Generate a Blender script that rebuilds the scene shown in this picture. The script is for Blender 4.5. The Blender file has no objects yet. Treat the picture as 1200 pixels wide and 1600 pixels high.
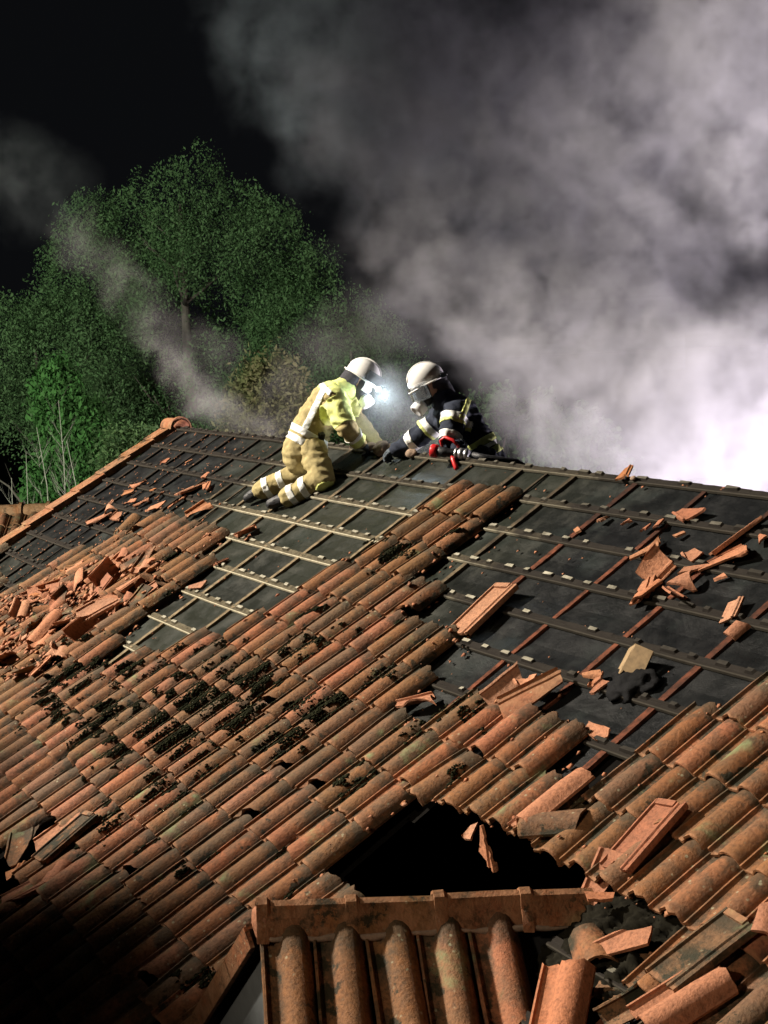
import bpy, bmesh, math, random
import numpy as np
from mathutils import Vector, Matrix, noise
random.seed(7); rng = np.random.default_rng(7)
S = bpy.context.scene
COL = S.collection
R = math.radians
# ------------------------------------------------------------------ camera
CAM = Vector((16.53034, -6.12454, 1.06662))
RT = Vector((0.4701812, 0.8816419, -0.0404621)); UP = Vector((-0.0876687, 0.0922746, 0.9918667)); FW = Vector((-0.8782049, 0.4628098, -0.1206782))
cd = bpy.data.cameras.new('camera'); cam = bpy.data.objects.new('camera', cd); COL.objects.link(cam)
cd.sensor_fit = 'VERTICAL'; cd.sensor_height = 32; cd.lens = 48; cd.clip_start = .05; cd.clip_end = 600
cam.matrix_world = Matrix(((RT.x, UP.x, -FW.x, CAM.x), (RT.y, UP.y, -FW.y, CAM.y), (RT.z, UP.z, -FW.z, CAM.z), (0, 0, 0, 1)))
S.camera = cam
# ------------------------------------------------------------------ world, lamps, exposure
W = bpy.data.worlds.new('World'); S.world = W; W.use_nodes = True
bg = W.node_tree.nodes['Background']; bg.inputs[0].default_value = (.35, .38, .45, 1); bg.inputs[1].default_value = .009
S.view_settings.view_transform = 'Standard'; S.view_settings.look = 'None'; S.view_settings.gamma = 1; S.view_settings.use_curve_mapping = False
S.view_settings.exposure = 0
S.cycles.use_denoising = True
S.cycles.volume_bounces = 0; S.cycles.max_bounces = 5; S.cycles.diffuse_bounces = 2; S.cycles.glossy_bounces = 2
S.cycles.volume_step_rate = 1.6; S.cycles.volume_max_steps = 256
S.cycles.use_adaptive_sampling = True; S.cycles.adaptive_threshold = .02
S.cycles.sample_clamp_indirect = 4
def spot(name, loc, aim, power, color, size, blend=.3, rad=.25):
    l = bpy.data.lights.new(name, 'SPOT'); l.energy = power; l.color = color; l.spot_size = R(size); l.spot_blend = blend; l.shadow_soft_size = rad
    o = bpy.data.objects.new(name, l); COL.objects.link(o)
    o.location = loc; o.rotation_euler = (Vector(aim) - Vector(loc)).to_track_quat('-Z', 'Y').to_euler()
    return o
# floodlight mast of a fire engine off to the left of the roof, for the roof; another lamp behind the house in the smoke
spot('roof_floodlight', (-6.5, -18.5, 15.5), (6.6, -.6, 0), 92000, (1, .89, .75), 47, .45, .8)
spot('added_dormer_fill', (13.6, -16.5, 6.2), (11.6, -1.2, -.5), 3400, (1, .82, .62), 26, .8, .5)  # added fill that lifts the dormer and right side out of shadow; no known source
spot('added_tree_lamp', (2, -21, 3), (-13, 5, 1.8), 47000, (.90, 1, .88), 42, .6, 1.4)  # separate lamp, added so that the trees and smoke are lit
spot('smoke_floodlight', (5.6, 7.4, -3.2), (1.0, 6.2, 2.5), 7600, (1, .88, .97), 150, .6, .4)
# ------------------------------------------------------------------ helpers
def setp(o, label=None, cat=None, group=None, kind=None):
    if label: o['label'] = label
    if cat: o['category'] = cat
    if group: o['group'] = group
    if kind: o['kind'] = kind
    return o
def link(o, parent=None):
    COL.objects.link(o)
    if parent is not None:
        o.parent = parent; o.matrix_parent_inverse = parent.matrix_basis.inverted()
    return o
def mobj(name, me, mat=None, parent=None, M=None, smooth=None):
    if mat is not None and not len(me.materials): me.materials.append(mat)
    o = bpy.data.objects.new(name, me)
    if M is not None: o.matrix_basis = M
    if smooth is not None: me.polygons.foreach_set('use_smooth', [smooth] * len(me.polygons))
    return link(o, parent)
def bobj(name, bm, mat=None, parent=None, M=None, smooth=False):
    me = bpy.data.meshes.new(name); bm.normal_update(); bm.to_mesh(me); bm.free()
    return mobj(name, me, mat, parent, M, smooth)
def thing(name, loc, label, cat, group=None):
    o = bpy.data.objects.new(name, None); o.empty_display_size = .1; COL.objects.link(o); o.matrix_basis = Matrix.Translation(loc)
    return setp(o, label, cat, group)
def pyobj(name, V, F, mat, parent=None, M=None, smooth=False):
    me = bpy.data.meshes.new(name); me.from_pydata([tuple(v) for v in V], [], F); me.update()
    return mobj(name, me, mat, parent, M, smooth)
def npmesh(name, V, F):
    """V (n,3), F (m,k) arrays of same-size polygons"""
    me = bpy.data.meshes.new(name); V = np.asarray(V, np.float32); F = np.asarray(F, np.int32); m, k = F.shape
    me.vertices.add(len(V)); me.vertices.foreach_set('co', V.ravel()); me.loops.add(m * k); me.loops.foreach_set('vertex_index', F.ravel())
    me.polygons.add(m); me.polygons.foreach_set('loop_start', np.arange(m, dtype=np.int32) * k); me.polygons.foreach_set('loop_total', np.full(m, k, np.int32))
    me.update(); me.validate(); return me
def inpoly(x, y, P):
    c = False; j = len(P) - 1
    for i in range(len(P)):
        xi, yi = P[i]; xj, yj = P[j]
        if (yi > y) != (yj > y) and x < (xj - xi) * (y - yi) / (yj - yi) + xi: c = not c
        j = i
    return c
def box(bm, c, s, M=None):
    vs = [bm.verts.new(Vector((c[0] + sx * s[0] / 2, c[1] + sy * s[1] / 2, c[2] + sz * s[2] / 2))) for sz in (-1, 1) for sx, sy in ((-1, -1), (1, -1), (1, 1), (-1, 1))]
    if M is not None:
        for v in vs: v.co = M @ v.co
    for f in ((3, 2, 1, 0), (4, 5, 6, 7), (0, 1, 5, 4), (1, 2, 6, 5), (2, 3, 7, 6), (3, 0, 4, 7)): bm.faces.new([vs[i] for i in f])
    return vs
def tube(bm, pts, rad, n=10, closed=False):
    pts = [Vector(p) for p in pts]; rings = []; N = len(pts)
    ref = None
    for i, p in enumerate(pts):
        t = ((pts[(i + 1) % N] if closed or i < N - 1 else p) - (pts[i - 1] if closed or i > 0 else p)).normalized()
        if ref is None: ref = t.orthogonal().normalized()
        a = (ref - t * ref.dot(t)).normalized(); ref = a; b = t.cross(a)
        r = rad[i] if hasattr(rad, '__len__') else rad
        rings.append([bm.verts.new(p + (a * math.cos(2 * math.pi * k / n) + b * math.sin(2 * math.pi * k / n)) * r) for k in range(n)])
    for i in range(N if closed else N - 1):
        A, B = rings[i], rings[(i + 1) % N]
        for k in range(n): bm.faces.new((A[k], A[(k + 1) % n], B[(k + 1) % n], B[k]))
    if not closed: bm.faces.new(rings[0][::-1]); bm.faces.new(rings[-1])
def lathe(bm, prof, n=20, M=None):
    """prof: (radius, axial z) pairs"""
    rings = []
    for r, z in prof:
        ring = [bm.verts.new(Vector((r * math.cos(2 * math.pi * k / n), r * math.sin(2 * math.pi * k / n), z))) for k in range(n)]
        if M is not None:
            for v in ring: v.co = M @ v.co
        rings.append(ring)
    for A, B in zip(rings, rings[1:]):
        for k in range(n): bm.faces.new((A[k], A[(k + 1) % n], B[(k + 1) % n], B[k]))
    bm.faces.new(rings[0][::-1]); bm.faces.new(rings[-1])
# ------------------------------------------------------------------ node helper
class NT:
    def __init__(s, tree): s.t = tree; s.n = tree.nodes; s.l = tree.links
    def new(s, typ, **kw):
        n = s.n.new(typ)
        for k, v in kw.items(): setattr(n, k, v)
        return n
    def put(s, sock, v):
        if isinstance(v, bpy.types.NodeSocket): s.l.new(v, sock)
        elif v is not None: sock.default_value = v
    def math(s, op, a, b=None, c=None, clamp=False):
        n = s.new('ShaderNodeMath', operation=op); n.use_clamp = clamp
        s.put(n.inputs[0], a); s.put(n.inputs[1], b); s.put(n.inputs[2], c); return n.outputs[0]
    def noise(s, vec, scale, detail=4, rough=.55, out=0, dist=0):
        n = s.new('ShaderNodeTexNoise'); s.put(n.inputs['Vector'], vec); n.inputs['Scale'].default_value = scale; n.inputs['Detail'].default_value = detail
        n.inputs['Roughness'].default_value = rough; n.inputs['Distortion'].default_value = dist; return n.outputs[out]
    def mapr(s, v, a, b, c=0., d=1., smooth=False):
        n = s.new('ShaderNodeMapRange'); n.clamp = True
        if smooth: n.interpolation_type = 'SMOOTHSTEP'
        s.put(n.inputs[0], v)
        for i, x in enumerate((a, b, c, d)): n.inputs[i + 1].default_value = x
        return n.outputs[0]
    def mix(s, f, a, b, mode='MIX'):
        n = s.new('ShaderNodeMix', data_type='RGBA', blend_type=mode); s.put(n.inputs[0], f)
        s.put(n.inputs[6], a if not isinstance(a, tuple) else (*a, 1)); s.put(n.inputs[7], b if not isinstance(b, tuple) else (*b, 1)); return n.outputs[2]
    def ramp(s, f, stops):
        n = s.new('ShaderNodeValToRGB'); s.put(n.inputs[0], f); e = n.color_ramp.elements
        while len(e) < len(stops): e.new(.5)
        for i, (p, c) in enumerate(stops): e[i].position = p; e[i].color = (*c, 1)
        return n.outputs[0]
    def attr(s, name):
        n = s.new('ShaderNodeAttribute'); n.attribute_name = name; return n.outputs['Fac']
def newmat(name):
    m = bpy.data.materials.new(name); m.use_nodes = True; t = NT(m.node_tree); b = m.node_tree.nodes['Principled BSDF']
    return m, t, b
def bump(t, b, h, strength=.3, dist=.01):
    n = t.new('ShaderNodeBump'); n.inputs['Strength'].default_value = strength; n.inputs['Distance'].default_value = dist
    t.put(n.inputs['Height'], h); t.l.new(n.outputs[0], b.inputs['Normal'])
def simple(name, col, rough=.7, metal=0, var=.25, scale=30, bumpd=.002, spec=.4, coord='obj'):
    m, t, b = newmat(name)
    pos = t.new('ShaderNodeTexCoord').outputs['Object'] if coord == 'obj' else t.new('ShaderNodeNewGeometry').outputs['Position']
    n = t.noise(pos, scale, 5)
    t.put(b.inputs['Base Color'], t.mix(t.mapr(n, .3, .7), tuple(c * (1 - var) for c in col), tuple(min(1, c * (1 + var)) for c in col)))
    b.inputs['Roughness'].default_value = rough; b.inputs['Metallic'].default_value = metal; b.inputs['Specular IOR Level'].default_value = spec
    if bumpd: bump(t, b, n, .4, bumpd)
    return m
# ------------------------------------------------------------------ materials
def tile_material(name, fresh=0., mossy=1.):
    m, t, b = newmat(name)
    pos = t.new('ShaderNodeNewGeometry').outputs['Position']
    rnd = t.math('FRACT', t.math('ADD', t.new('ShaderNodeObjectInfo').outputs['Random'], t.attr('rnd')))
    pan = t.attr('pan')
    if fresh: base = t.ramp(rnd, [(0, (.40, .15, .082)), (.3, (.47, .21, .135)), (.55, (.31, .115, .070)), (.8, (.43, .215, .15)), (1, (.38, .145, .06))])
    else: base = t.ramp(rnd, [(0, (.175, .070, .032)), (.14, (.275, .104, .045)), (.28, (.195, .094, .047)), (.40, (.350, .124, .063)), (.5, (.135, .080, .054)), (.62, (.240, .108, .047)), (.74, (.255, .092, .044)), (.86, (.375, .140, .084)), (1, (.150, .088, .057))])
    big = t.noise(pos, .9, 3)
    base = t.mix(t.mapr(big, .45, .62, 0, .0 if fresh else .65), base, (.20, .100, .040))
    if not fresh: base = t.mix(t.mapr(t.noise(pos, 4.5, 6, .65), .46, .66, 0, .7), base, (.112, .074, .050))
    fine = t.noise(pos, 55, 6, .65)
    base = t.mix(1, base, t.ramp(fine, [(.28, (.48, .44, .42)), (.52, (1, 1, 1)), (.75, (1.2, 1.14, 1.08))]), 'MULTIPLY')
    med = t.noise(pos, 9, 7, .65)
    # weathering: dirt gathers in the pan between the rolls
    dirt = t.math('MULTIPLY', t.mapr(pan, .0, .55, 1., .15), t.mapr(med, .40, .62))
    base = t.mix(t.math('MULTIPLY', dirt, .25 if fresh else .9), base, (.050, .034, .021))
    jn = t.math('MULTIPLY', t.mapr(t.math('ADD', t.attr('len'), t.math('MULTIPLY', t.math('SUBTRACT', med, .5), 1.1)), .62, .84), 0. if fresh else .7)  # darker towards the head: shade of the overlapping tail painted in, along with moss
    base = t.mix(jn, base, (.040, .032, .020))
    speck = t.mapr(t.noise(pos, 38, 3, .6), .60, .68)
    base = t.mix(t.math('MULTIPLY', speck, .2 if fresh else .4), base, (.045, .034, .025))
    if not fresh:
        v = t.new('ShaderNodeTexVoronoi'); t.put(v.inputs['Vector'], pos); v.inputs['Scale'].default_value = 21
        lich = t.math('MULTIPLY', t.mapr(t.math('ADD', v.outputs['Distance'], t.math('MULTIPLY', fine, .3)), .33, .24), t.mapr(t.noise(pos, 2.2, 3), .47, .57))
        base = t.mix(t.math('MULTIPLY', lich, .5), base, (.42, .42, .33))
        grn = t.math('MULTIPLY', t.mapr(t.noise(pos, 3.1, 6, .6, dist=.4), .60, .68), t.mapr(med, .38, .6))
        base = t.mix(t.math('MULTIPLY', grn, .65), base, (.20, .26, .14))
        mo = t.math('MULTIPLY', t.mapr(t.math('SUBTRACT', t.noise(pos, 7, 9, .7), t.math('MULTIPLY', pan, .13)), .50, .545), t.mapr(t.noise(pos, .75, 2), .40, .50))
        base = t.mix(t.math('MULTIPLY', mo, .9 * mossy), base, (.016, .018, .009))
    wear = t.math('MULTIPLY', t.mapr(t.math('ADD', t.attr('len'), t.math('MULTIPLY', t.math('SUBTRACT', fine, .5), .12)), .055, .02), 0. if fresh else .6)
    base = t.mix(t.math('MULTIPLY', wear, t.mapr(med, .42, .56)), base, (.40, .19, .11))
    base = t.mix(1, base, (.92, .93, .78), 'MULTIPLY')
    t.put(b.inputs['Base Color'], base); b.inputs['Roughness'].default_value = .78; b.inputs['Specular IOR Level'].default_value = .3
    bump(t, b, t.math('ADD', fine, t.math('MULTIPLY', med, .9)), .75, .009)
    return m
M_TILE = tile_material('weathered_clay'); M_FRESH = tile_material('broken_clay', 1.)
def panel_material():
    m, t, b = newmat('underlay_board')
    pos = t.new('ShaderNodeNewGeometry').outputs['Position']; rnd = t.new('ShaderNodeObjectInfo').outputs['Random']
    sx = t.new('ShaderNodeSeparateXYZ'); t.put(sx.inputs[0], pos)
    c = t.ramp(rnd, [(0, (.0125, .0150, .0110)), (.5, (.0195, .0225, .0165)), (1, (.0095, .0112, .0090))])
    f = t.noise(pos, 130, 4, .7); md = t.noise(pos, 5, 6, .65)
    c = t.mix(1, c, t.ramp(f, [(.3, (.45, .45, .45)), (.7, (1.6, 1.6, 1.6))]), 'MULTIPLY')
    c = t.mix(t.mapr(md, .5, .72, 0, .55), c, (.042, .043, .034))
    # soot where the fire came through: round the top-left corner and along the right-hand ridge
    def blob(x, y, r):
        d = t.new('ShaderNodeVectorMath', operation='DISTANCE'); t.put(d.inputs[0], pos); d.inputs[1].default_value = (x, y, -.5)
        return t.mapr(t.math('ADD', d.outputs['Value'], t.math('MULTIPLY', md, 1.4)), r, r + 1.2, 1, 0)
    s = t.math('MAXIMUM', blob(.9, -.6, 1.9), blob(11.2, -.6, 3.1))
    c = t.mix(t.math('MULTIPLY', s, .85), c, (.004, .0045, .006))
    pale = t.math('MULTIPLY', t.mapr(t.noise(pos, 2.4, 5, .6), .56, .72), .35)
    c = t.mix(pale, c, (.036, .046, .043))
    b.inputs['Specular IOR Level'].default_value = .2; t.put(b.inputs['Base Color'], c); t.put(b.inputs['Roughness'], t.mapr(md, .3, .7, .26, .62)); bump(t, b, t.math('ADD', t.math('MULTIPLY', f, .3), t.math('ADD', md, t.math('MULTIPLY', t.noise(pos, 1.6, 4, .5, dist=1.2), 3.))), .6, .012)
    return m
M_PANEL = panel_material()
def wood_material(name, c0, c1, char=True, cr=4.7):
    m, t, b = newmat(name)
    pos = t.new('ShaderNodeNewGeometry').outputs['Position']
    n = t.noise(pos, 22, 6, .65); c = t.mix(t.mapr(n, .35, .65), c0, c1)
    if char:
        md = t.noise(pos, 3, 5, .6)
        def blob(x, y, r):
            d = t.new('ShaderNodeVectorMath', operation='DISTANCE'); t.put(d.inputs[0], pos); d.inputs[1].default_value = (x, y, -.5)
            return t.mapr(t.math('ADD', d.outputs['Value'], t.math('MULTIPLY', md, 2.2)), r, r + .9, 1, 0)
        sz = t.new('ShaderNodeSeparateXYZ'); t.put(sz.inputs[0], pos)
        s = t.math('MAXIMUM', t.math('MAXIMUM', blob(.9, -.6, 3.4), blob(11.8, -.8, cr)), t.mapr(t.math('ADD', sz.outputs[2], t.math('MULTIPLY', md, .5)), -.16, .06, 0, .8))
        c = t.mix(t.math('MULTIPLY', s, .94), c, (.014, .012, .011))
    t.put(b.inputs['Base Color'], c); b.inputs['Roughness'].default_value = .85; b.inputs['Specular IOR Level'].default_value = .08; bump(t, b, n, .5, .004)
    return m
M_BATTEN = wood_material('batten_wood', (.055, .046, .030), (.12, .105, .07)); M_LIP = wood_material('batten_lip', (.30, .275, .19), (.46, .42, .31))
M_BATTOP = wood_material('batten_worn_top', (.19, .18, .135), (.37, .35, .28), True, 3.0)
M_STRIPW = wood_material('strip_pale_wood', (.10, .075, .045), (.24, .19, .12))
M_STRIPR = wood_material('strip_rusty', (.040, .020, .014), (.17, .058, .032), True, 1.9)
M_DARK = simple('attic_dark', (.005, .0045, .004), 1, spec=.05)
M_SOOT = simple('charred', (.018, .018, .019), .8, bumpd=.01, spec=.1, coord='w')
M_DIRT = simple('dirt', (.011, .010, .007), 1, scale=30, var=.5, spec=.05, coord='w')
M_MOSS = simple('moss', (.0125, .0135, .0065), 1, scale=14, var=.6, bumpd=.004, spec=.05, coord='w')
M_WALL = simple('render_grey', (.15, .165, .17), .9, var=.12, scale=12, coord='w')
M_MORTAR = simple('mortar', (.24, .17, .12), .95, scale=50, bumpd=.006, coord='w')
M_GROUND = simple('grass_ground', (.02, .028, .012), .95, scale=8, coord='w')
# ------------------------------------------------------------------ ground and house frame
gz = -8.0
bm = bmesh.new(); bmesh.ops.create_grid(bm, x_segments=2, y_segments=2, size=300)
setp(bobj('ground', bm, M_GROUND, M=Matrix.Translation((0, 0, gz))), kind='structure')
AL = R(29.732); CA, SA = math.cos(AL), math.sin(AL)
WT, G, S0 = .2171, .34, .038            # tile cover width, batten gauge, first batten
def RP(u, s, h=0.): return Vector((u, -s * CA - h * SA, -s * SA + h * CA))
RF = Matrix(((1, 0, 0, 0), (0, CA, -SA, 0), (0, SA, CA, 0), (0, 0, 0, 1)))    # local x = along the ridge, y = up the slope, z = off the roof
def RM(u, s, h=0.): return Matrix.Translation(RP(u, s, h)) @ RF
house = thing('house', (7, 0, gz), 'fire damaged house whose red tiled roof is half stripped to black underlay boards', 'house')
BARE_R=[(6.69,-0.11),(10.06,-0.06),(11.32,1.27),(11.13,1.45),(11.06,1.71),(10.89,1.73),(10.89,2.1),(10.78,2.33),(10.73,2.42),(10.53,2.41),(10.33,2.13),(10.22,2.11),(9.95,2.13),(9.97,2.33),(9.91,2.33),(9.91,2.14),(9.84,2.09),(9.43,2.05),(9.34,2.07),(9.28,2.41),(9.04,2.39),(8.96,2.22),(8.97,2.06),(8.77,2.09),(8.79,1.79),(8.74,1.69),(8.02,1.76),(8.01,1.36),(7.69,1.43),(7.67,1.03),(7.43,1.1),(7.61,0.78),(7.57,0.48),(7.26,0.34),(6.84,0.42)]
BARE_R2=[(10.0,-.2),(14.9,-.2),(14.9,.75),(12.4,.98),(11.25,1.3)]
BARE_L=[(6.77,-0.12),(6.84,0.42),(6.69,1.06),(6.64,1.43),(6.46,1.79),(6.4,2.11),(6.32,2.4),(5.86,2.69),(5.53,2.98),(4.99,3.01),(4.77,2.52),(4.82,2.11),(4.35,1.52),(3.81,1.37),(3.08,1.41),(2.55,1.53),(2.34,1.94),(2.05,2.1),(2.04,2.73),(1.69,3.07),(0.04,2.59),(0.0,2.12),(0.0,0.73),(0.0,-0.13)]
HOLE=[(10.02,3.6),(9.80,3.3),(9.86,2.83),(10.13,2.85),(10.31,2.86),(10.47,2.79),(10.74,2.74),(11.07,2.71),(11.17,2.74),(11.36,2.8),(11.47,2.89),(10.9,3.6)]
HOLE_L=[(6.58,4.45),(7.1,4.26),(7.44,4.3),(7.54,4.41),(7.63,4.6),(7.57,4.9),(6.3,4.9)]
RUB=[(4.1,3.65),(3.5,3.52),(1.77,2.95),(2.35,2.7),(2.5,2.37),(3.2,1.96),(4.01,1.9),(4.45,2.15),(4.5,2.6),(4.35,2.9),(4.5,3.4)]
VALLEY=[(11.36,2.80),(11.49,2.76),(11.74,2.86),(11.90,2.84),(12.10,3.07),(12.05,3.5),(11.9,4.9),(11.3,4.9),(10.4,3.5)]
U1, SE = 14.9, 5.3
def hole(u, s): return inpoly(u, s, HOLE) or inpoly(u, s, HOLE_L)
def bare(u, s): return inpoly(u, s, BARE_R) or inpoly(u, s, BARE_R2) or inpoly(u, s, BARE_L) or hole(u, s) or inpoly(u, s, VALLEY)
# dormer: ridge from DA (gable end, towards the eaves) dipping to DB (where it meets the main roof)
DB = Vector((11.3195, -2.449, -1.462)); DD = Vector((-.344, -.939, 0)); DN = Vector((.939, -.344, 0)); DA = DB + DD * 1.43 + Vector((0, 0, .075))
BET = {1: R(36), -1: R(43)}; SIDE = {1: DN, -1: Vector((-1, 0, 0))}
def under_dormer(u, s):
    P = RP(u, s); q = P - DB; t = q.dot(DD); d = q.dot(DN)
    return t > -.04 and P.z < DB.z - (d * math.tan(BET[1]) if d > 0 else -d * math.tan(BET[-1])) - .03
# --- deck sheet (roof part) with the burnt-through hole
def deck():
    bm = bmesh.new(); du = .05; nu = int(U1 / du); ns = int(SE / du); vs = {}
    def V(i, j, h):
        if (i, j, h) not in vs: vs[i, j, h] = bm.verts.new(RP(i * du, j * du + .0, h))
        return vs[i, j, h]
    for i in range(nu):
        for j in range(ns):
            if any(hole((i + .5) * du, (j + .5) * du + c) for c in (0, .12, .22)): continue
            bm.faces.new((V(i, j + 1, -.03), V(i + 1, j + 1, -.03), V(i + 1, j, -.03), V(i, j, -.03)))
    # back slope and end edges
    w = [bm.verts.new(v) for v in ((0, .02, -.04), (U1, .02, -.04), (U1, 4.6, -2.67), (0, 4.6, -2.67))]
    bm.faces.new(w)
    return bm
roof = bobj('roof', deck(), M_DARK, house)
bm = bmesh.new(); za = -2.80
def quad(bm, *P): bm.faces.new([bm.verts.new(p) for p in P])
quad(bm, (.06, -4.45, gz), (.06, -4.45, za), (14.8, -4.45, za), (14.8, -4.45, gz)); quad(bm, (.06, 4.45, gz), (14.8, 4.45, gz), (14.8, 4.45, za), (.06, 4.45, za))
for x in (.06, 14.8): bm.faces.new([bm.verts.new(p) for p in ((x, -4.45, gz), (x, 4.45, gz), (x, 4.45, za), (x, 0, -.12), (x, -4.45, za))])
quad(bm, (.06, -4.45, za - .03), (14.8, -4.45, za - .03), (14.8, 4.45, za - .03), (.06, 4.45, za - .03))
bobj('wall', bm, M_WALL, house)
bm = bmesh.new(); quad(bm, (.1, -4.1, za), (14.7, -4.1, za), (14.7, 4.1, za), (.1, 4.1, za)); bobj('attic_floor', bm, simple('attic_shade_black', (.0015, .0014, .0013), 1, spec=0.), house)  # shade inside the attic is put into the floor's near-black colour
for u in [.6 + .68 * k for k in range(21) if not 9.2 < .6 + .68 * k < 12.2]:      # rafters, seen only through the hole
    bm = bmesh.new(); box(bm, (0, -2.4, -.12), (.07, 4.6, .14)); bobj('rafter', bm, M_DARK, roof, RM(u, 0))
# --- underlay boards, joint strips, battens
USTR = [5.14 + .68 * k for k in range(-8, 15)]
for k in range(0, 15):
    sa = S0 + (k - 1) * G if k else -.02; sb = S0 + k * G
    for j in range(len(USTR) - 1):
        ua, ub = max(0, USTR[j] + .012), min(U1, USTR[j + 1] - .012)
        pts = [(ua + (ub - ua) * a, sa + (sb - sa) * c) for a in np.linspace(0, 1, 9) for c in np.linspace(-.15, 1.15, 6)]
        if ub - ua < .1 or sb > SE or any(hole(p[0] + a, p[1] + c) for p in pts for a, c in ((0, 0), (.1, .1), (-.1, .1), (0, .25), (0, -.15))): continue
        if not any(bare(*p) for p in pts): continue
        bm = bmesh.new(); g0, g1 = random.uniform(-.004, .006), random.uniform(.004, .016)
        n = 5; T = []; Bt = []
        for a in range(n):
            x = ua + (ub - ua) * a / (n - 1)
            for (s, h) in ((sa + .012, g0 * .4), ((sa + sb) / 2, -.006 * math.sin(math.pi * a / (n - 1))), (sb + .004, g1)):
                T.append(bm.verts.new((x, -s, h + random.uniform(-.0015, .0015)))); Bt.append(bm.verts.new((x, -s, h - .014)))
        for a in range(n - 1):
            for c in range(2):
                i = a * 3 + c
                bm.faces.new((T[i + 1], T[i + 4], T[i + 3], T[i])); bm.faces.new((Bt[i], Bt[i + 3], Bt[i + 4], Bt[i + 1]))
            bm.faces.new((T[a * 3 + 2], Bt[a * 3 + 2], Bt[a * 3 + 5], T[a * 3 + 5])); bm.faces.new((T[a * 3], T[a * 3 + 3], Bt[a * 3 + 3], Bt[a * 3]))
        for a in (0, n - 1):
            for c in range(2): i = a * 3 + c; bm.faces.new((T[i], T[i + 1], Bt[i + 1], Bt[i]) if a else (T[i + 1], T[i], Bt[i], Bt[i + 1]))
        bobj('underlay_board', bm, M_PANEL, roof, RF.copy())
for j, u in enumerate(USTR):
    if not .05 < u < U1: continue
    ss = [s for s in np.arange(0.02, 4.7, .04) if bare(u, s) and not hole(u, s) and not (9.7 < u < 11.7 and s > 2.5)]
    if not ss: continue
    bm = bmesh.new(); L = max(ss) - min(ss) + .2; w = random.uniform(.036, .056)
    box(bm, (0, -(min(ss) + L / 2), 0), (w, L, .022))
    for v in bm.verts: v.co.x += random.uniform(-.004, .004)
    bobj('joint_strip', bm, M_STRIPR if u > 8 else M_STRIPW, roof, RM(u, 0, .012 if u < 8 else .006))
    if u < 8:
        um = u + .34
        ss = [s for s in np.arange(0.02, 4.7, .04) if bare(um, s)]
        if ss and random.random() < .22:
            bm = bmesh.new(); L = max(ss) - min(ss) + .1; box(bm, (0, -(min(ss) + L / 2), 0), (.022, L, .012)); bobj('joint_strip', bm, M_STRIPW if u > 3 else M_BATTEN, roof, RM(um, 0, .012))
def batten(ua, ub, k):
    """one notched batten: thin front lip, then a bar with a raised worn pad at every tile width; one connected strip of mesh"""
    s = S0 + k * G; xs = []; u = ua
    c0 = math.ceil(ua / WT)
    cuts = [(ua, 0)]
    for c in range(c0, int(ub / WT) + 1):
        a = c * WT + .03 + random.uniform(-.012, .012); w = random.uniform(.05, .125)
        if a > cuts[-1][0] + .02 and a + w < ub - .02:
            up = 0 if random.random() < .16 else 1
            cuts += [(a, 0), (a + .014, up), (a + w, up), (a + w + .012, 0)]
    cuts.append((ub, 0))
    rows = [(.026, .000), (.026, .017), (.020, .021), (.010, .020), (.008, .012), (-.004, .011), (-.010, None), (-.034, None), (-.038, .0)]   # (down-slope, height)
    V = []; F = []; mi = []; nr = len(rows)
    for (x, up) in cuts:
        wob = .004 * noise.noise(Vector((x * 1.3, k * 7.1, 0))); jit = random.uniform(-.004, .004)
        for (ds, h) in rows:
            hh = h if h is not None else (.030 if up else .015) + random.uniform(-.004, .004)
            V.append((x + (jit if up and h is None else 0), -(s + ds) + wob, hh + .008))
    for i in range(len(cuts) - 1):
        for r in range(nr - 1):
            F.append((i * nr + r, (i + 1) * nr + r, (i + 1) * nr + r + 1, i * nr + r + 1)); mi.append(1 if r == 6 and cuts[i][1] and cuts[i + 1][1] else 2 if r in (0, 1) else 0)
    F.append(tuple(range(nr))[::-1]); mi.append(0); F.append(tuple((len(cuts) - 1) * nr + r for r in range(nr))); mi.append(0)
    me = bpy.data.meshes.new('batten'); me.from_pydata(V, [], F); me.materials.append(M_BATTEN); me.materials.append(M_BATTOP); me.materials.append(M_LIP)
    me.polygons.foreach_set('material_index', mi); me.update()
    mobj('batten', me, None, roof, RF.copy())
for k in range(0, 14):
    run = None
    for u in np.arange(.04, U1 + .05, .05):
        ok = u <= U1 and (bare(u, S0 + k * G) or bare(u, S0 + k * G + .08) or bare(u, S0 + k * G - .08)) and not hole(u, S0 + k * G)
        ok = ok and not any(hole(u + a, S0 + k * G + c) for a in (-.1, 0, .1) for c in (-.05, .15, .3))
        if ok and run is None: run = u
        if not ok and run is not None:
            if u - run > .15: batten(max(.03, run - .12), min(U1, u + .08), k)
            run = None
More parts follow.
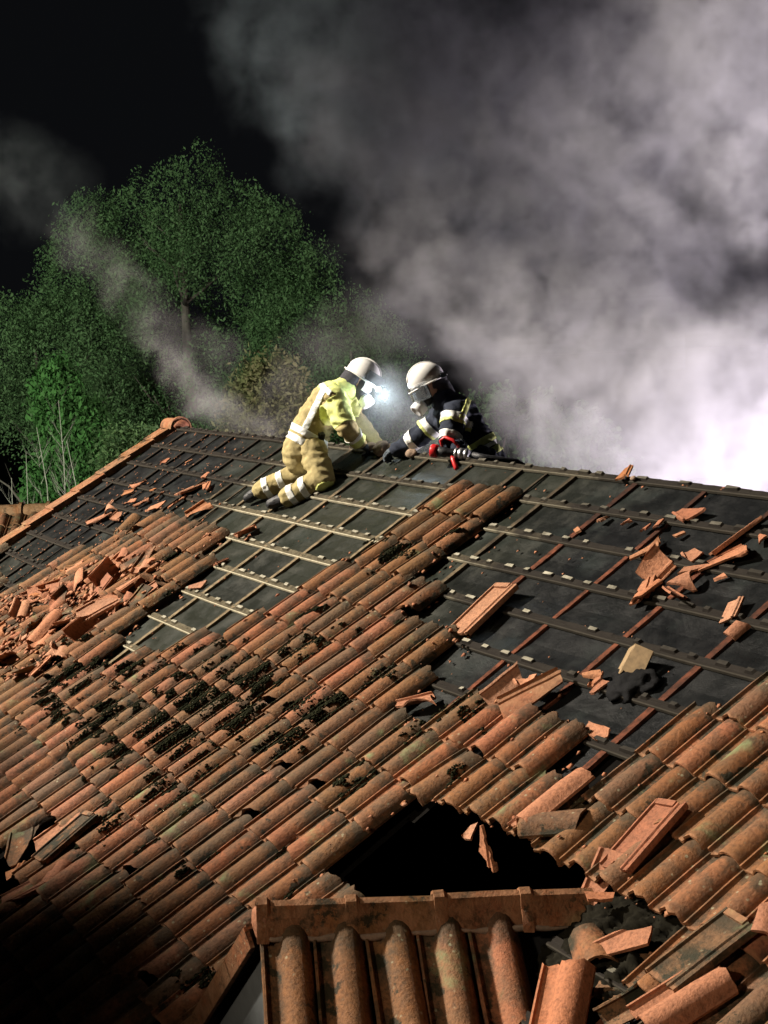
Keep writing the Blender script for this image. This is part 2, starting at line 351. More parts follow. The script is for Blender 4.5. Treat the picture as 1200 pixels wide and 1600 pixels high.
# ------------------------------------------------------------------ roof tiles
TL = .415
PROF = [(0, .010), (.003, .024), (.012, .025), (.017, .012), (.028, .007), (.066, .007), (.077, .015), (.090, .036), (.108, .051), (.132, .058), (.162, .056), (.186, .042), (.205, .019), (.214, .003), (.220, -.004)]
PX = np.array([p[0] for p in PROF]); PZ = np.array([p[1] for p in PROF])
PROF_U = [(0, .004), (.003, .015), (.016, .017), (.022, .006), (.040, .002), (.085, .000), (.130, .002), (.150, .006), (.156, .015), (.168, .016), (.174, .008), (.188, .007), (.194, .015), (.206, .014), (.212, .0)]
def tile_bm(seed=0, chip=0., ny=3, PROF=PROF):
    """clay roof tile: interlocking rim, flat pan and round roll; head at y=+, nibs below the head"""
    rs = random.Random(seed); bm = bmesh.new(); nx = len(PROF); T = []; B = []
    lp = bm.verts.layers.float.new('pan'); lq = bm.verts.layers.float.new('len')
    ys = [-TL + .05 + (TL) * j / ny for j in range(ny + 1)]         # head sits .05 above the batten line
    for j, y in enumerate(ys):
        for i, (x, z) in enumerate(PROF):
            tz = -.022 * (y - .05) / TL                              # tail rides on the tile below
            yy = y
            if j == ny: yy += rs.uniform(-.004, .004) - chip * rs.uniform(0, .03); z = z * .86
            if j == 0: yy += rs.uniform(-.003, .003) + chip * rs.uniform(0, .02)
            v = bm.verts.new((x, yy, z + tz)); v[lp] = max(0, min(1, (z - .006) / .05)); v[lq] = j / ny; T.append(v)
            v = bm.verts.new((x, yy, z + tz - .013)); v[lp] = .2; B.append(v)
    for j in range(ny):
        for i in range(nx - 1):
            a = j * nx + i
            bm.faces.new((T[a], T[a + 1], T[a + nx + 1], T[a + nx])); bm.faces.new((B[a + nx], B[a + nx + 1], B[a + 1], B[a]))
    for i in range(nx - 1):
        bm.faces.new((T[i + 1], T[i], B[i], B[i + 1])); a = ny * nx + i; bm.faces.new((T[a], T[a + 1], B[a + 1], B[a]))
    for j in range(ny):
        a = j * nx; bm.faces.new((T[a], T[a + nx], B[a + nx], B[a])); a += nx - 1; bm.faces.new((T[a + nx], T[a], B[a], B[a + nx]))
    for f in bm.faces: f.smooth = True
    return bm
def tile_mesh(seed, chip, mat, corner=False):
    bm = tile_bm(seed, chip)
    if corner:
        rs = random.Random(seed); sx = rs.choice((-1, 1)); head = rs.random() < .35
        co = Vector((.11 + sx * rs.uniform(.0, .05), (.03 if head else -TL + .05 + rs.uniform(.03, .09)), 0)); no = Vector((sx * rs.uniform(.4, 1), (1 if head else -1) * rs.uniform(.6, 1), 0)).normalized()
        bmesh.ops.bisect_plane(bm, geom=bm.verts[:] + bm.edges[:] + bm.faces[:], plane_co=co, plane_no=no, clear_outer=True)
        ed = [e for e in bm.edges if e.is_boundary]
        if ed: bmesh.ops.holes_fill(bm, edges=ed)
        bmesh.ops.triangulate(bm, faces=bm.faces[:])
        for v in bm.verts:
            if abs((v.co - co).dot(no)) < .004: v.co += Vector((noise.noise(v.co * 60), noise.noise(v.co * 60 + Vector((9, 0, 0))), 0)) * .016
    me = bpy.data.meshes.new('roof_tile'); bm.to_mesh(me); bm.free(); me.materials.append(mat)
    me.set_sharp_from_angle(angle=R(38)); return me
TM = [tile_mesh(i, 0 if i < 7 else 1, M_TILE) for i in range(10)]; TB = [tile_mesh(20 + i, 1, M_TILE, True) for i in range(8)]
def screen(P):
    d = P - CAM; z = d.dot(FW)
    return 384 + 1536 * d.dot(RT) / z, 512 - 1536 * d.dot(UP) / z, z
cells = []
NU = int(U1 / WT)
for k in range(-1, 15):
    for c in range(0, NU):
        s = S0 + k * G + .17; u = c * WT + .11
        if s < -.1 or s > SE or bare(u, s + .05) or under_dormer(u, s): continue
        x, y, z = screen(RP(u, s, .05)); vis = -20 < x < 788 and -20 < y < 1044
        edge = any(bare(u + a, s + .05 + b) for a, b in ((WT, 0), (-WT, 0), (0, -G), (0, G)))
        rub = inpoly(u, s, RUB)
        if rub and random.random() < .30: continue
        M = RM(c * WT, S0 + k * G, .046)
        j = 3. if rub else (1.6 if edge else 1.)
        M = M @ Matrix.Translation((random.uniform(-.004, .004) * j, random.uniform(-.007, .007) * j, random.uniform(0, .004) * j)) @ Matrix.Rotation(R(random.gauss(0, 1.0) * j), 4, 'Z') @ Matrix.Rotation(R(random.gauss(0, 1.3) * j), 4, 'Y') @ Matrix.Rotation(R(random.gauss(0, .5)), 4, 'X')
        if random.random() < (.10 if edge else .045) and not rub: M = RM(0, .05, .012) @ M if False else Matrix.Translation(RF.to_3x3() @ Vector((random.uniform(-.01, .01), random.uniform(-.055, -.01), random.uniform(.004, .014)))) @ M @ Matrix.Rotation(R(random.gauss(0, 3.2)), 4, 'Z')
        me = random.choice(TB) if random.random() < (.22 if edge else .07) else random.choice(TM[7:]) if edge or random.random() < .25 else random.choice(TM[:7])
        cells.append((vis, 1 / z, me, M, u, s))
cells.sort(key=lambda q: (not q[0], -q[1]))
print('tiles', len(cells), 'in view', sum(q[0] for q in cells))
def tiles_out(cells, parent, limit, name='roof_tile'):
    for vis, _, me, M, *_ in cells[:limit]: mobj(name, me, None, parent, M)
    if len(cells) > limit:
        VV, FF, PP, RR, LL = [], [], [], [], []; off = 0
        cache = {}
        for vis, _, me, M, *_ in cells[limit:]:
            if me.name not in cache:
                n = len(me.vertices); la = np.empty(n, np.float32); me.attributes['len'].data.foreach_get('value', la); co = np.empty(n * 3, np.float32); me.vertices.foreach_get('co', co)
                me.calc_loop_triangles(); fa = np.empty(len(me.loop_triangles) * 3, np.int32); me.loop_triangles.foreach_get('vertices', fa); fa = fa.reshape(-1, 3); pa = np.empty(n, np.float32); me.attributes['pan'].data.foreach_get('value', pa)
                cache[me.name] = (co.reshape(-1, 3), fa, pa, la)
            co, fa, pa, la = cache[me.name]; A = np.array(M)
            VV.append(co @ A[:3, :3].T + A[:3, 3]); FF.append(fa + off); off += len(co); PP.append(pa); LL.append(la); RR.append(np.full(len(co), random.random(), np.float32))
        me = npmesh('roof_tiles_rest', np.concatenate(VV), np.concatenate(FF))
        for nm, arr in (('pan', PP), ('rnd', RR), ('len', LL)):
            a = me.attributes.new(nm, 'FLOAT', 'POINT'); a.data.foreach_set('value', np.concatenate(arr))
        o = mobj('roof_tile_field', me, M_TILE, parent, smooth=True); me.set_sharp_from_angle(angle=R(38)); setp(o, kind='stuff')
tiles_out(cells, roof, 300)
# verge: a column of edge tiles with a turned-down flange along the gable
bm0 = bmesh.new(); lp = bm0.verts.layers.float.new('pan')
vp = [(.03, .0), (.03, .062), (.0, .075), (-.018, .060), (-.05, .046), (-.30, .020), (-.35, .034), (-.385, .018), (-.388, -.10), (-.374, -.10), (-.372, .004), (.018, .02), (.018, .0)]
rings = []
for y in (.06, -.30):
    t = 0 if y > 0 else .018
    rings.append([bm0.verts.new((x, y, z + t)) for x, z in vp])
n = len(vp)
for i in range(n): bm0.faces.new((rings[0][i], rings[1][i], rings[1][(i + 1) % n], rings[0][(i + 1) % n]))
bm0.faces.new(rings[0][::-1]); bm0.faces.new(rings[1])
for v in bm0.verts: v[lp] = .9 if v.co.x > -.03 else .0
bmesh.ops.recalc_face_normals(bm0, faces=bm0.faces)
vme = bpy.data.meshes.new('verge_tile'); bm0.to_mesh(vme); bm0.free(); vme.materials.append(M_TILE)
for k in range(0, 15):
    mobj('verge_tile', vme, None, roof, RM(-.02 + random.uniform(-.012, .012), S0 + k * G + random.uniform(-.01, .01), .0) @ Matrix.Rotation(R(random.gauss(0, .8)), 4, 'Z'))
# ridge tile left at the gable end
def ridge_bm(L=.42, rr=.115, seed=0, collar=True, angular=False):
    rs = random.Random(seed); bm = bmesh.new(); lp = bm.verts.layers.float.new('pan')
    if angular: sec = [(-1.0, -.75), (-.62, -.05), (-.50, .05), (-.32, .62), (0, .80), (.32, .62), (.50, .05), (.62, -.05), (1.0, -.75)]
    else: sec = [(math.cos(a), math.sin(a)) for a in np.linspace(math.pi * 1.02, -math.pi * .02, 11)]
    prof = [(0, 1.20), (.045, 1.22), (.06, 1.0), (L * .6, .98), (L, .95)] if collar else [(0, 1), (L, .96)]
    rows = []
    for (y, f) in prof:
        rows.append([[bm.verts.new((x * rr * f + rs.uniform(-.002, .002), y, z * rr * f)) for x, z in sec], [bm.verts.new((x * (rr * f - .014), y, z * (rr * f - .014) - .002)) for x, z in sec]])
    m = len(sec)
    for A, B in zip(rows, rows[1:]):
        for i in range(m - 1):
            bm.faces.new((A[0][i], A[0][i + 1], B[0][i + 1], B[0][i])); bm.faces.new((A[1][i + 1], A[1][i], B[1][i], B[1][i + 1]))
        for i in (0, m - 1): bm.faces.new((A[0][i], B[0][i], B[1][i], A[1][i]))
    for A in (rows[0], rows[-1]):
        for i in range(m - 1): bm.faces.new((A[0][i], A[1][i], A[1][i + 1], A[0][i + 1]))
    for v in bm.verts: v[lp] = .22
    bmesh.ops.recalc_face_normals(bm, faces=bm.faces)
    for f in bm.faces: f.smooth = True
    return bm
def ridge_obj(M, parent, seed=0, mat=None, **kw):
    bm = ridge_bm(seed=seed, **kw); me = bpy.data.meshes.new('ridge_tile'); bm.to_mesh(me); bm.free(); me.set_sharp_from_angle(angle=R(35)); return mobj('ridge_tile', me, mat or M_TILE, parent, M)
ridge_obj(Matrix.Translation((.06, 0, .005)) @ Matrix.Rotation(R(90), 4, 'Z'), roof, 1, M_TILE, L=.42, rr=.105)
bm = bmesh.new(); bmesh.ops.create_icosphere(bm, subdivisions=2, radius=1)
for v in bm.verts: v.co = Vector((v.co.x * .05, v.co.y * .09, v.co.z * .075)) * (1 + .5 * noise.noise(v.co * 2.5))
bobj('mortar_plug', bm, M_FRESH, roof, Matrix.Translation((.06, 0, .03)), True)
# ------------------------------------------------------------------ dormer (part of the house)
dm = DA - DB; dl = dm.length; dy = dm.normalized()
bm = bmesh.new()
bw = 1.25
def sl(P, sgn, d): return P + SIDE[sgn] * (d * math.cos(BET[sgn])) - Vector((0, 0, d * math.sin(BET[sgn])))
gA = DA - DD * .02 + Vector((0, 0, -.05)); gB = DB - DD * .5 + Vector((0, 0, -.07))
for sgn in (-1, 1):
    quad(bm, gA, sl(gA, sgn, bw * 1.3), sl(gB, sgn, bw * 1.3), gB)
for f in bm.faces: f.material_index = 0
for sgn in (-1, 1):            # gable wall under each slope
    a = gA + Vector((0, .012, -.06)); w0 = sl(gA, sgn, bw * 1.3) + Vector((-.05 * sgn, .012, -.02))
    P4 = [a, w0, Vector((w0.x, w0.y, -3.6)), Vector((a.x, a.y, -3.6))]
    bm.faces.new([bm.verts.new(p) for p in (P4 if sgn < 0 else P4[::-1])]).material_index = 1
dorm = bobj('dormer', bm, M_SOOT, house); dorm.data.materials.append(M_WALL)
# ridge tiles of the dormer
step = .372
for i in range(5):
    P = DB - dy * .05 + dy * (step * i); 
    Mr = Matrix.Translation(P + Vector((0, 0, .035 + random.uniform(0, .006)))) @ (Vector((0, 1, 0)).rotation_difference(-dy)).to_matrix().to_4x4()
    if i == 4: continue
    # collar towards the gable end
    ridge_obj(Matrix.Translation(dy * step) @ Mr @ Matrix.Rotation(R(random.gauss(0, 1.2)), 4, 'Z'), dorm, i + 3, None, L=.42, rr=.086, angular=True)
bm = bmesh.new(); bmesh.ops.create_icosphere(bm, subdivisions=3, radius=1)
for v in bm.verts: v.co = Vector((v.co.x * .080, v.co.y * .022, v.co.z * .075)) * (1 + .15 * noise.noise(v.co * 3))
bobj('ridge_end_cap', bm, M_FRESH, dorm, Matrix.Translation(DA + Vector((0, .012, .0))), True)
# mortar bedding under the near side of the ridge
bm = bmesh.new(); pts = []; rad = []
for i in range(25):
    q = DB + dy * (dl * i / 24); pts.append(sl(q, 1, .098) + Vector((random.uniform(-.006, .006), 0, .025 + random.uniform(-.008, .008)))); rad.append(.013 + random.uniform(-.005, .006))
tube(bm, pts, rad, 7); bobj('mortar_bed', bm, M_MORTAR, dorm, smooth=True)
# near-side tiles (their rolls run down towards the right) and far verge tiles
for sgn in (1, -1):
    CB, SB = math.cos(BET[sgn]), math.sin(BET[sgn]); sd = SIDE[sgn]
    yax = -sd * CB + Vector((0, 0, SB)); zax = sd * SB + Vector((0, 0, CB)); xax = yax.cross(zax).normalized(); base = DA if sgn > 0 else DB; gd = .46 if sgn > 0 else G
    xax = -dy if sgn > 0 else dy; yax = (yax - xax * yax.dot(xax)).normalized(); zax = xax.cross(yax)
    for k in range(5):
        for c in range(-1, 8):
            o0 = base + xax * (c * WT + (.0 if sgn > 0 else .02)) + (sd * CB - Vector((0, 0, SB))) * (.065 + k * gd)
            mid = o0 + xax * .11 - yax * .2; t_ = (mid - DB).dot(DD)
            if not -.9 < t_ < 1.43 or mid.z - mid.y * math.tan(AL) < (-.03 if sgn > 0 else .02): continue
            Mt = Matrix(((xax.x, yax.x, zax.x, o0.x), (xax.y, yax.y, zax.y, o0.y), (xax.z, yax.z, zax.z, o0.z), (0, 0, 0, 1)))
            Mt = Mt @ Matrix.Translation((random.uniform(-.004, .004), random.uniform(-.010, .010), .0)) @ Matrix.Rotation(R(random.gauss(0, .7)), 4, 'Z')
            mobj('roof_tile', random.choice(TM), None, dorm, Mt @ Matrix.Diagonal((1, gd / G, 1, 1)))
for k in range(4):     # verge tiles of the gable
    for sgn in (-1,):
        P = sl(DA, sgn, .08 + k * .33) + Vector((0, .06, .03)); bm = bmesh.new(); e2x = 0
        box(bm, (.01, -.16, .0), (.16, .34, .022)); box(bm, (.092, -.16, -.045), (.02, .338, .095))
        CB, SB = math.cos(BET[sgn]), math.sin(BET[sgn]); e2 = Vector((sgn * -CB, 0, SB)); zax = Vector((sgn * SB, 0, CB)); xax = e2.cross(zax)
        bobj('verge_tile', bm, M_TILE, dorm, Matrix(((xax.x, e2.x, zax.x, P.x), (xax.y, e2.y, zax.y, P.y), (xax.z, e2.z, zax.z, P.z), (0, 0, 0, 1))))
# ------------------------------------------------------------------ moss and crumbs on the tiles (uncountable)
def surf(u, s):
    c = np.floor(u / WT); x = u - c * WT; kk = np.floor((s - S0 + .05) / G); d = (s - S0 + .05) - kk * G
    return np.interp(x, PX, PZ) + .046 + .022 * d / TL
def lumps(name, U, Sx, Rr, H, mat, kind='stuff', flat=.55):
    n = len(U); base = np.array([(1, 0, 0), (0, 1, 0), (-1, 0, 0), (0, -1, 0), (0, 0, 1), (0, 0, -.6)], np.float32)
    tri = np.array([(0, 1, 4), (1, 2, 4), (2, 3, 4), (3, 0, 4), (1, 0, 5), (2, 1, 5), (3, 2, 5), (0, 3, 5)], np.int32)
    ang = rng.uniform(0, 6.28, n); ca, sa = np.cos(ang), np.sin(ang)
    B = np.repeat(base[None], n, 0) * rng.uniform(.6, 1.35, (n, 6, 1))
    X = B[..., 0] * ca[:, None] - B[..., 1] * sa[:, None]; Y = B[..., 0] * sa[:, None] + B[..., 1] * ca[:, None]
    lu = U[:, None] + X * Rr[:, None]; lv = -Sx[:, None] + Y * Rr[:, None]; lh = H[:, None] + B[..., 2] * Rr[:, None] * flat
    V = np.stack([lu, lv * CA - lh * SA, lv * SA + lh * CA], -1).reshape(-1, 3)
    F = (tri[None] + (np.arange(n) * 6)[:, None, None]).reshape(-1, 3)
    return mobj(name, npmesh(name, V, F), mat, None)
def fbm(u, s, f, seed=0., oct=4): return noise.fractal(Vector((u * f, s * f, seed)), 1., 2., oct)
mu, ms, mr = [], [], []
for u in np.arange(3.6, 12.2, .0125):
    for s in np.arange(.5, 4.3, .0125):
        wgt = 1.12 * math.exp(-((u - 6.6) / 1.9) ** 4 - ((s - 3.05) / .85) ** 4) + .75 * math.exp(-((u - 7.1) / .55) ** 2 - ((s - 1.3) / .7) ** 2) + .16 * (u < 10) + .45 * math.exp(-((u - 11.65) / .16) ** 2 - ((s - 2.9) / .2) ** 2)
        if wgt < .12: continue
        uu, ss = u + random.uniform(-.007, .007), s + random.uniform(-.007, .007)
        x = uu % WT; pan = 1 if x < .085 or x > .2 else -.25
        v = fbm(uu, ss, 2.1, 3.3) * .75 + fbm(uu * 1.5, ss, 8, 8.1, 4) * .55
        if v > .60 - .50 * wgt - .16 * pan and not bare(uu, ss) and not under_dormer(uu, ss):
            mu.append(uu); ms.append(ss); mr.append(random.uniform(.009, .0185))
mu, ms, mr = map(np.array, (mu, ms, mr)); print('moss', len(mu))
setp(lumps('moss', mu, ms, mr, surf(mu, ms) + .001, M_MOSS, flat=.38), kind='stuff')
cu, cs, cr, ch = [], [], [], []
for _ in range(5200):
    u, s = random.uniform(.1, 12.6), random.uniform(.0, 3.6)
    b = bare(u, s)
    if hole(u, s): continue
    near = any(bare(u + a, s + c) != b for a, c in ((.1, 0), (-.1, 0), (0, .1), (0, -.1)))
    if not near and random.random() > (.55 if (u < 3.2 and b) else .06): continue
    if u < 0: continue
    cu.append(u); cs.append(s); cr.append(random.choice((.006, .008, .010, .013, .018, .024 if near else .01))); ch.append(.02 if b else float(surf(np.array(u), np.array(s))) + .004)
for _ in range(2600):
    u, s = random.uniform(1.7, 4.5), random.uniform(1.9, 3.6)
    if inpoly(u, s, RUB): cu.append(u); cs.append(s); cr.append(random.choice((.008, .012, .018, .028, .035))); ch.append(random.uniform(.02, .12))
cu, cs, cr, ch = map(np.array, (cu, cs, cr, ch)); print('crumbs', len(cu))
o = setp(lumps('tile_rubble', cu, cs, cr, ch, M_FRESH), kind='stuff')
a = o.data.attributes.new('rnd', 'FLOAT', 'POINT'); a.data.foreach_set('value', np.repeat(rng.random(len(cu)), 6).astype(np.float32))
a = o.data.attributes.new('pan', 'FLOAT', 'POINT'); a.data.foreach_set('value', np.repeat(rng.random(len(cu)), 6).astype(np.float32))
# ------------------------------------------------------------------ loose tiles and shards
def shard_mesh(seed, size, mat=None, cuts=4):
    """a piece broken out of a tile: the tile's own section cut by rough planes, edges crumbled"""
    rs = random.Random(seed); fl = rs.random() < .62; bm = tile_bm(seed, .5, ny=5, PROF=PROF_U if fl else PROF)
    c = Vector((rs.choice((.05, .12, .15)), rs.uniform(-.28, -.06), .03))
    for i in range(cuts):
        a = rs.uniform(0, 6.28) + i * 6.28 / cuts; a = i * 6.28 / cuts + rs.uniform(-.5, .5)
        nrm = Vector((math.cos(a), math.sin(a), rs.uniform(-.35, .35))).normalized(); d = size * rs.uniform(.28, .62) * (1.3 if abs(math.sin(a)) > .7 else .75)
        bmesh.ops.bisect_plane(bm, geom=bm.verts[:] + bm.edges[:] + bm.faces[:], plane_co=c + nrm * d, plane_no=nrm, clear_outer=True)
        ed = [e for e in bm.edges if e.is_boundary]
        if ed: bmesh.ops.holes_fill(bm, edges=ed)
    if not bm.verts: bm.free(); return shard_mesh(seed + 101, size, mat, cuts)
    bmesh.ops.triangulate(bm, faces=[f for f in bm.faces if len(f.verts) > 4])
    for v in bm.verts: v.co += Vector((noise.noise(v.co * 40), noise.noise(v.co * 40 + Vector((7, 0, 0))), 0)) * .006
    m = sum((v.co for v in bm.verts), Vector()) / len(bm.verts); zl = min(v.co.z for v in bm.verts)
    for v in bm.verts: v.co -= Vector((m.x, m.y, zl))
    me = bpy.data.meshes.new('tile_shard'); bm.to_mesh(me); bm.free(); me.materials.append(mat or M_FRESH); me.set_sharp_from_angle(angle=R(30)); return me
def lay(u, s, h, rz=0, rx=0, ry=0): return RM(u, s, h) @ Matrix.Rotation(R(rz), 4, 'Z') @ Matrix.Rotation(R(rx), 4, 'X') @ Matrix.Rotation(R(ry), 4, 'Y')
def whole_tile(u, s, h, rz, rx, ry, label, mat=None, group=None, scale=1.):
    flat = abs(ry) > 90; bm = tile_bm(int(u * 100), .6, PROF=PROF_U if flat else PROF); ry = ry - 180 if flat else ry
    # ribs and head rim on the underside
    if flat: box(bm, (.085, .030, .006), (.125, .030, .022)); box(bm, (.085, -.352, .012), (.125, .010, .010))
    for f in bm.faces[-12:]: f.smooth = False
    for v in bm.verts: v.co = (v.co - Vector((.11, -.155, .02))) * scale
    me = bpy.data.meshes.new('loose_tile'); bm.to_mesh(me); bm.free(); me.materials.append(mat or M_FRESH); me.set_sharp_from_angle(angle=R(35))
    o = mobj('loose_tile', me, None, None, lay(u, s, h, rz, rx, ry)); return setp(o, label, 'roof tile', group)
def shard(u, s, size, label, h=.02, rz=None, rx=None, ry=None, group=None, mat=None, seed=None):
    if u > 8.6 and s < 2.2: size *= .8
    rs = random.Random(int(u * 977 + s * 131)); seed = seed if seed is not None else rs.randrange(10000)
    rz = rs.uniform(-70, 70) if rz is None else rz; rx = rs.gauss(0, 6) if rx is None else rx; ry = rs.gauss(0, 7) if ry is None else ry
    o = mobj('tile_shard', shard_mesh(seed, size, mat), None, None, lay(u, s, h, rz, rx, ry)); return setp(o, label, 'tile shard', group)
ORD = ('first', 'second', 'third', 'fourth', 'fifth', 'sixth', 'seventh', 'eighth', 'ninth', 'tenth', 'eleventh', 'twelfth', 'thirteenth', 'fourteenth')
whole_tile(8.66, 1.48, .085, 6, 5, 176, 'whole pink roof tile lying face down on black boards beside the central tile strip', scale=1.15)
shard(9.33, .32, .20, 'flat orange shard on black boards closest to the ridge at the right')
shard(9.84, .46, .36, 'largest broken tile half, at the upper right end of the shard cluster', h=.03, rz=-15, ry=150)
shard(9.98, .62, .32, 'curved tile half lying open just below the largest broken half', rz=-35, ry=165, h=.05)
shard(9.60, .80, .34, 'long trough shaped shard standing on end in the middle of the shard cluster', rz=0, rx=8, ry=35, h=.03)
shard(9.37, .68, .17, 'short pink shard at the upper left corner of the shard cluster')
shard(9.70, .99, .24, 'orange shard at the lower left end of the shard cluster', rz=40)
shard(9.76, 1.02, .15, 'pale end piece leaning on the long trough shaped shard')
shard(9.95, 1.0, .20, 'thin edge strip lying flat along the bottom of the shard cluster', rz=75, ry=60, h=.03)
shard(9.96, .90, .15, 'small orange shard under the lower right of the cluster')
shard(9.86, .77, .14, 'narrow reddish shard between the trough shaped shard and the curved half')
shard(9.72, .66, .12, 'small knobbly shard wedged between the two big broken halves')
shard(10.44, 1.0, .17, 'orange shard with a sooty end at the right on black boards', rz=30)
shard(10.60, 1.15, .13, 'small triangular orange shard below the sooty one')
for i, (u, s) in enumerate(sorted(((8.68, .47), (8.91, .46), (9.13, .48), (9.21, .45), (10.11, .78), (10.09, .43), (8.55, .60), (9.45, .50)))):
    shard(u, s, .07, 'tiny orange chip on the black boards at right, %s from the central tile strip' % ORD[i], group='tile chips on the right boards')
shard(8.42, .02, .10, 'pink chip of ridge tile sitting on the bare ridge line', h=.05)
shard(9.58, 1.97, .34, 'long tile half tipped over the top edge of tiles below the face down tile', rz=-12, ry=40, h=.10)
shard(9.84, 1.99, .36, 'long broken tile with pale rim jutting out over the black boards', rz=-22, ry=200, rx=-6, h=.13, mat=M_TILE)
shard(9.72, 1.93, .15, 'small pink chunk between the two long broken tiles', h=.08)
shard(10.43, 2.03, .14, 'thin curved orange shard lying on a lone batten at right', rz=80)
shard(9.04, 2.27, .20, 'pink broken piece in the small gap among the tiles', h=.05)
for i, (u, s, z) in enumerate(sorted(((1.15, 1.05, .12), (1.68, 1.06, .07), (1.18, 1.18, .09), (1.87, 1.26, .13), (2.27, 1.31, .17), (1.4, 1.5, .16), (1.14, 1.38, .06), (1.55, 1.3, .08), (2.0, 1.1, .08), (1.75, 1.55, .15), (2.6, 1.2, .13), (1.0, .62, .07), (1.6, .55, .06), (2.4, .72, .07)))):
    shard(u, s, z, 'small broken tile piece on the scorched boards, %s counting from the gable edge' % ORD[i], group='shards on the scorched boards')
shard(1.42, 1.62, .26, 'long pink shard at the lower left of the scorched boards', rz=-15)
shard(2.52, .95, .26, 'broad pink shard on boards above the left orange tile patch', rz=10)
shard(2.74, .86, .14, 'small pink shard touching the broad pink one on the upper boards')
shard(3.22, 1.19, .28, 'long broken tile pointing up the slope from the left orange tile patch', rz=-5, ry=30)
shard(2.27, 1.62, .24, 'dull red shard at the upper left edge of the left tile patch', mat=M_TILE)
shard(2.47, 1.82, .24, 'dark red curved shard overlapping the left tile patch', mat=M_TILE, h=.06)
shard(4.61, 1.31, .16, 'bright red splinter on a batten in the middle bare gap', rz=-20)
shard(4.74, 1.36, .10, 'short red splinter beside the bright red one in the middle gap')
shard(4.84, 1.70, .10, 'brown chip at the left side of the middle bare gap')
shard(4.95, 2.0, .11, 'orange chip at the foot of the middle bare gap')
# the heap of broken tiles at the left
shard(3.66, 3.03, .36, 'large flat orange slab lying in the heap of broken tiles', rz=25, rx=8, ry=-6, h=.09)
shard(4.24, 2.68, .40, 'long smooth pink tile lying diagonally on top of the broken tile heap', rz=8, ry=20, h=.14)
shard(3.49, 2.30, .36, 'long pale edge strip along the upper side of the broken tile heap', rz=35, ry=70, h=.12)
shard(4.17, 2.31, .26, 'orange shard at the upper right of the broken tile heap', h=.12)
shard(4.22, 2.14, .19, 'curved orange shard propped upright at the upper right corner of the broken tile heap', h=.11, ry=-50)
shard(4.38, 2.88, .30, 'narrow strip of tile across the lower right of the broken tile heap', rz=20, ry=60, h=.12)
shard(2.78, 3.00, .34, 'pale pink strip at the far left end of the broken tile heap', rz=60, ry=60, h=.12)
shard(3.32, 3.12, .30, 'dark brown tile half sunk in the left of the broken tile heap', mat=M_TILE, h=.06)
cnt = 0
while cnt < 130:
    u, s = random.uniform(1.7, 4.6), random.uniform(1.85, 3.65)
    if not inpoly(u, s, RUB): continue
    cnt += 1
    shard(u, s, random.choice((.07, .10, .13, .17, .22, .26)), 'broken red tile shard jumbled in the heap on the left of the roof', h=random.uniform(.02, .10), rz=random.uniform(-80, 80), rx=random.gauss(0, 14), ry=random.gauss(0, 22), group='shards in the broken tile heap', mat=M_FRESH if random.random() < .58 else M_TILE)
# lower right chaos round the valley of the dormer
whole_tile(11.40, 2.50, .12, 5, 6, 172, 'red roof tile lying upside down with its hollow ribbed side up', scale=1.0)
whole_tile(12.21, 2.88, .17, -6, 0, 176, 'large upside down tile with pale green lichen at the lower right', M_TILE, scale=1.0)
whole_tile(12.30, 3.08, .15, -10, -4, 10, 'pink tile poking up at the bottom edge below the lichen covered tile', scale=.9)
whole_tile(11.93, 3.03, .02, -62, 4, 184, 'dark brown tile lying upside down with a bright green patch in the dormer valley', M_TILE, scale=1.05)
whole_tile(11.80, 3.34, .10, 38, 8, 8, 'pink tile slipped into the dormer valley at the bottom of the roof')
whole_tile(10.74, 2.53, .12, 4, -2, -18, 'smooth purple red tile tilted on its side above the dark hole')
shard(10.86, 2.63, .30, 'blue grey sooty shard lying beside the smooth purple red tile', mat=M_TILE, h=.08)
shard(11.33, 2.72, .20, 'pink hook shaped shard hanging at the right edge of the dark hole', h=.05, rx=30)
shard(10.52, 2.84, .13, 'narrow tile stump standing upright in the dark hole', h=-.02, rx=70, rz=0)
shard(10.36, 2.84, .09, 'orange brown tile end sticking out over the dark hole', h=.02)
shard(11.47, 2.86, .10, 'small pink chip next to the broken end of the dormer ridge', h=.08)
shard(11.74, 2.98, .16, 'red chip lying on black dirt in the dormer valley', h=.06)
shard(11.62, 3.05, .24, 'mossy brown tile lump under the black dirt in the valley', h=.02, mat=M_TILE)
shard(12.02, 3.16, .24, 'hooked brown rim piece at the foot of the dark brown tile', h=.05, mat=M_TILE, ry=40)
shard(12.36, 2.66, .13, 'crumbly pale tile stump on the rolls at the lower right edge', h=.11, rx=10, seed=5)
whole_tile(7.56, 4.16, .14, 10, 2, 176, 'grey ribbed tile lying upside down at the lower left', scale=1.05, mat=M_TILE)
shard(7.40, 4.20, .30, 'orange tile half under the grey ribbed tile at the lower left', h=.08)
shard(7.84, 4.36, .22, 'orange brown shard just below the grey ribbed tile', h=.08)
shard(7.75, 4.55, .30, 'broken tile with a bitten edge at the dark lower left corner', h=.08)
shard(7.30, 4.50, .16, 'grey shard lying in the dark gap at the lower left', h=.03)
shard(7.05, 4.38, .34, 'dark strip of tile across the dark gap at the lower left', h=.05, rz=60, mat=M_TILE)
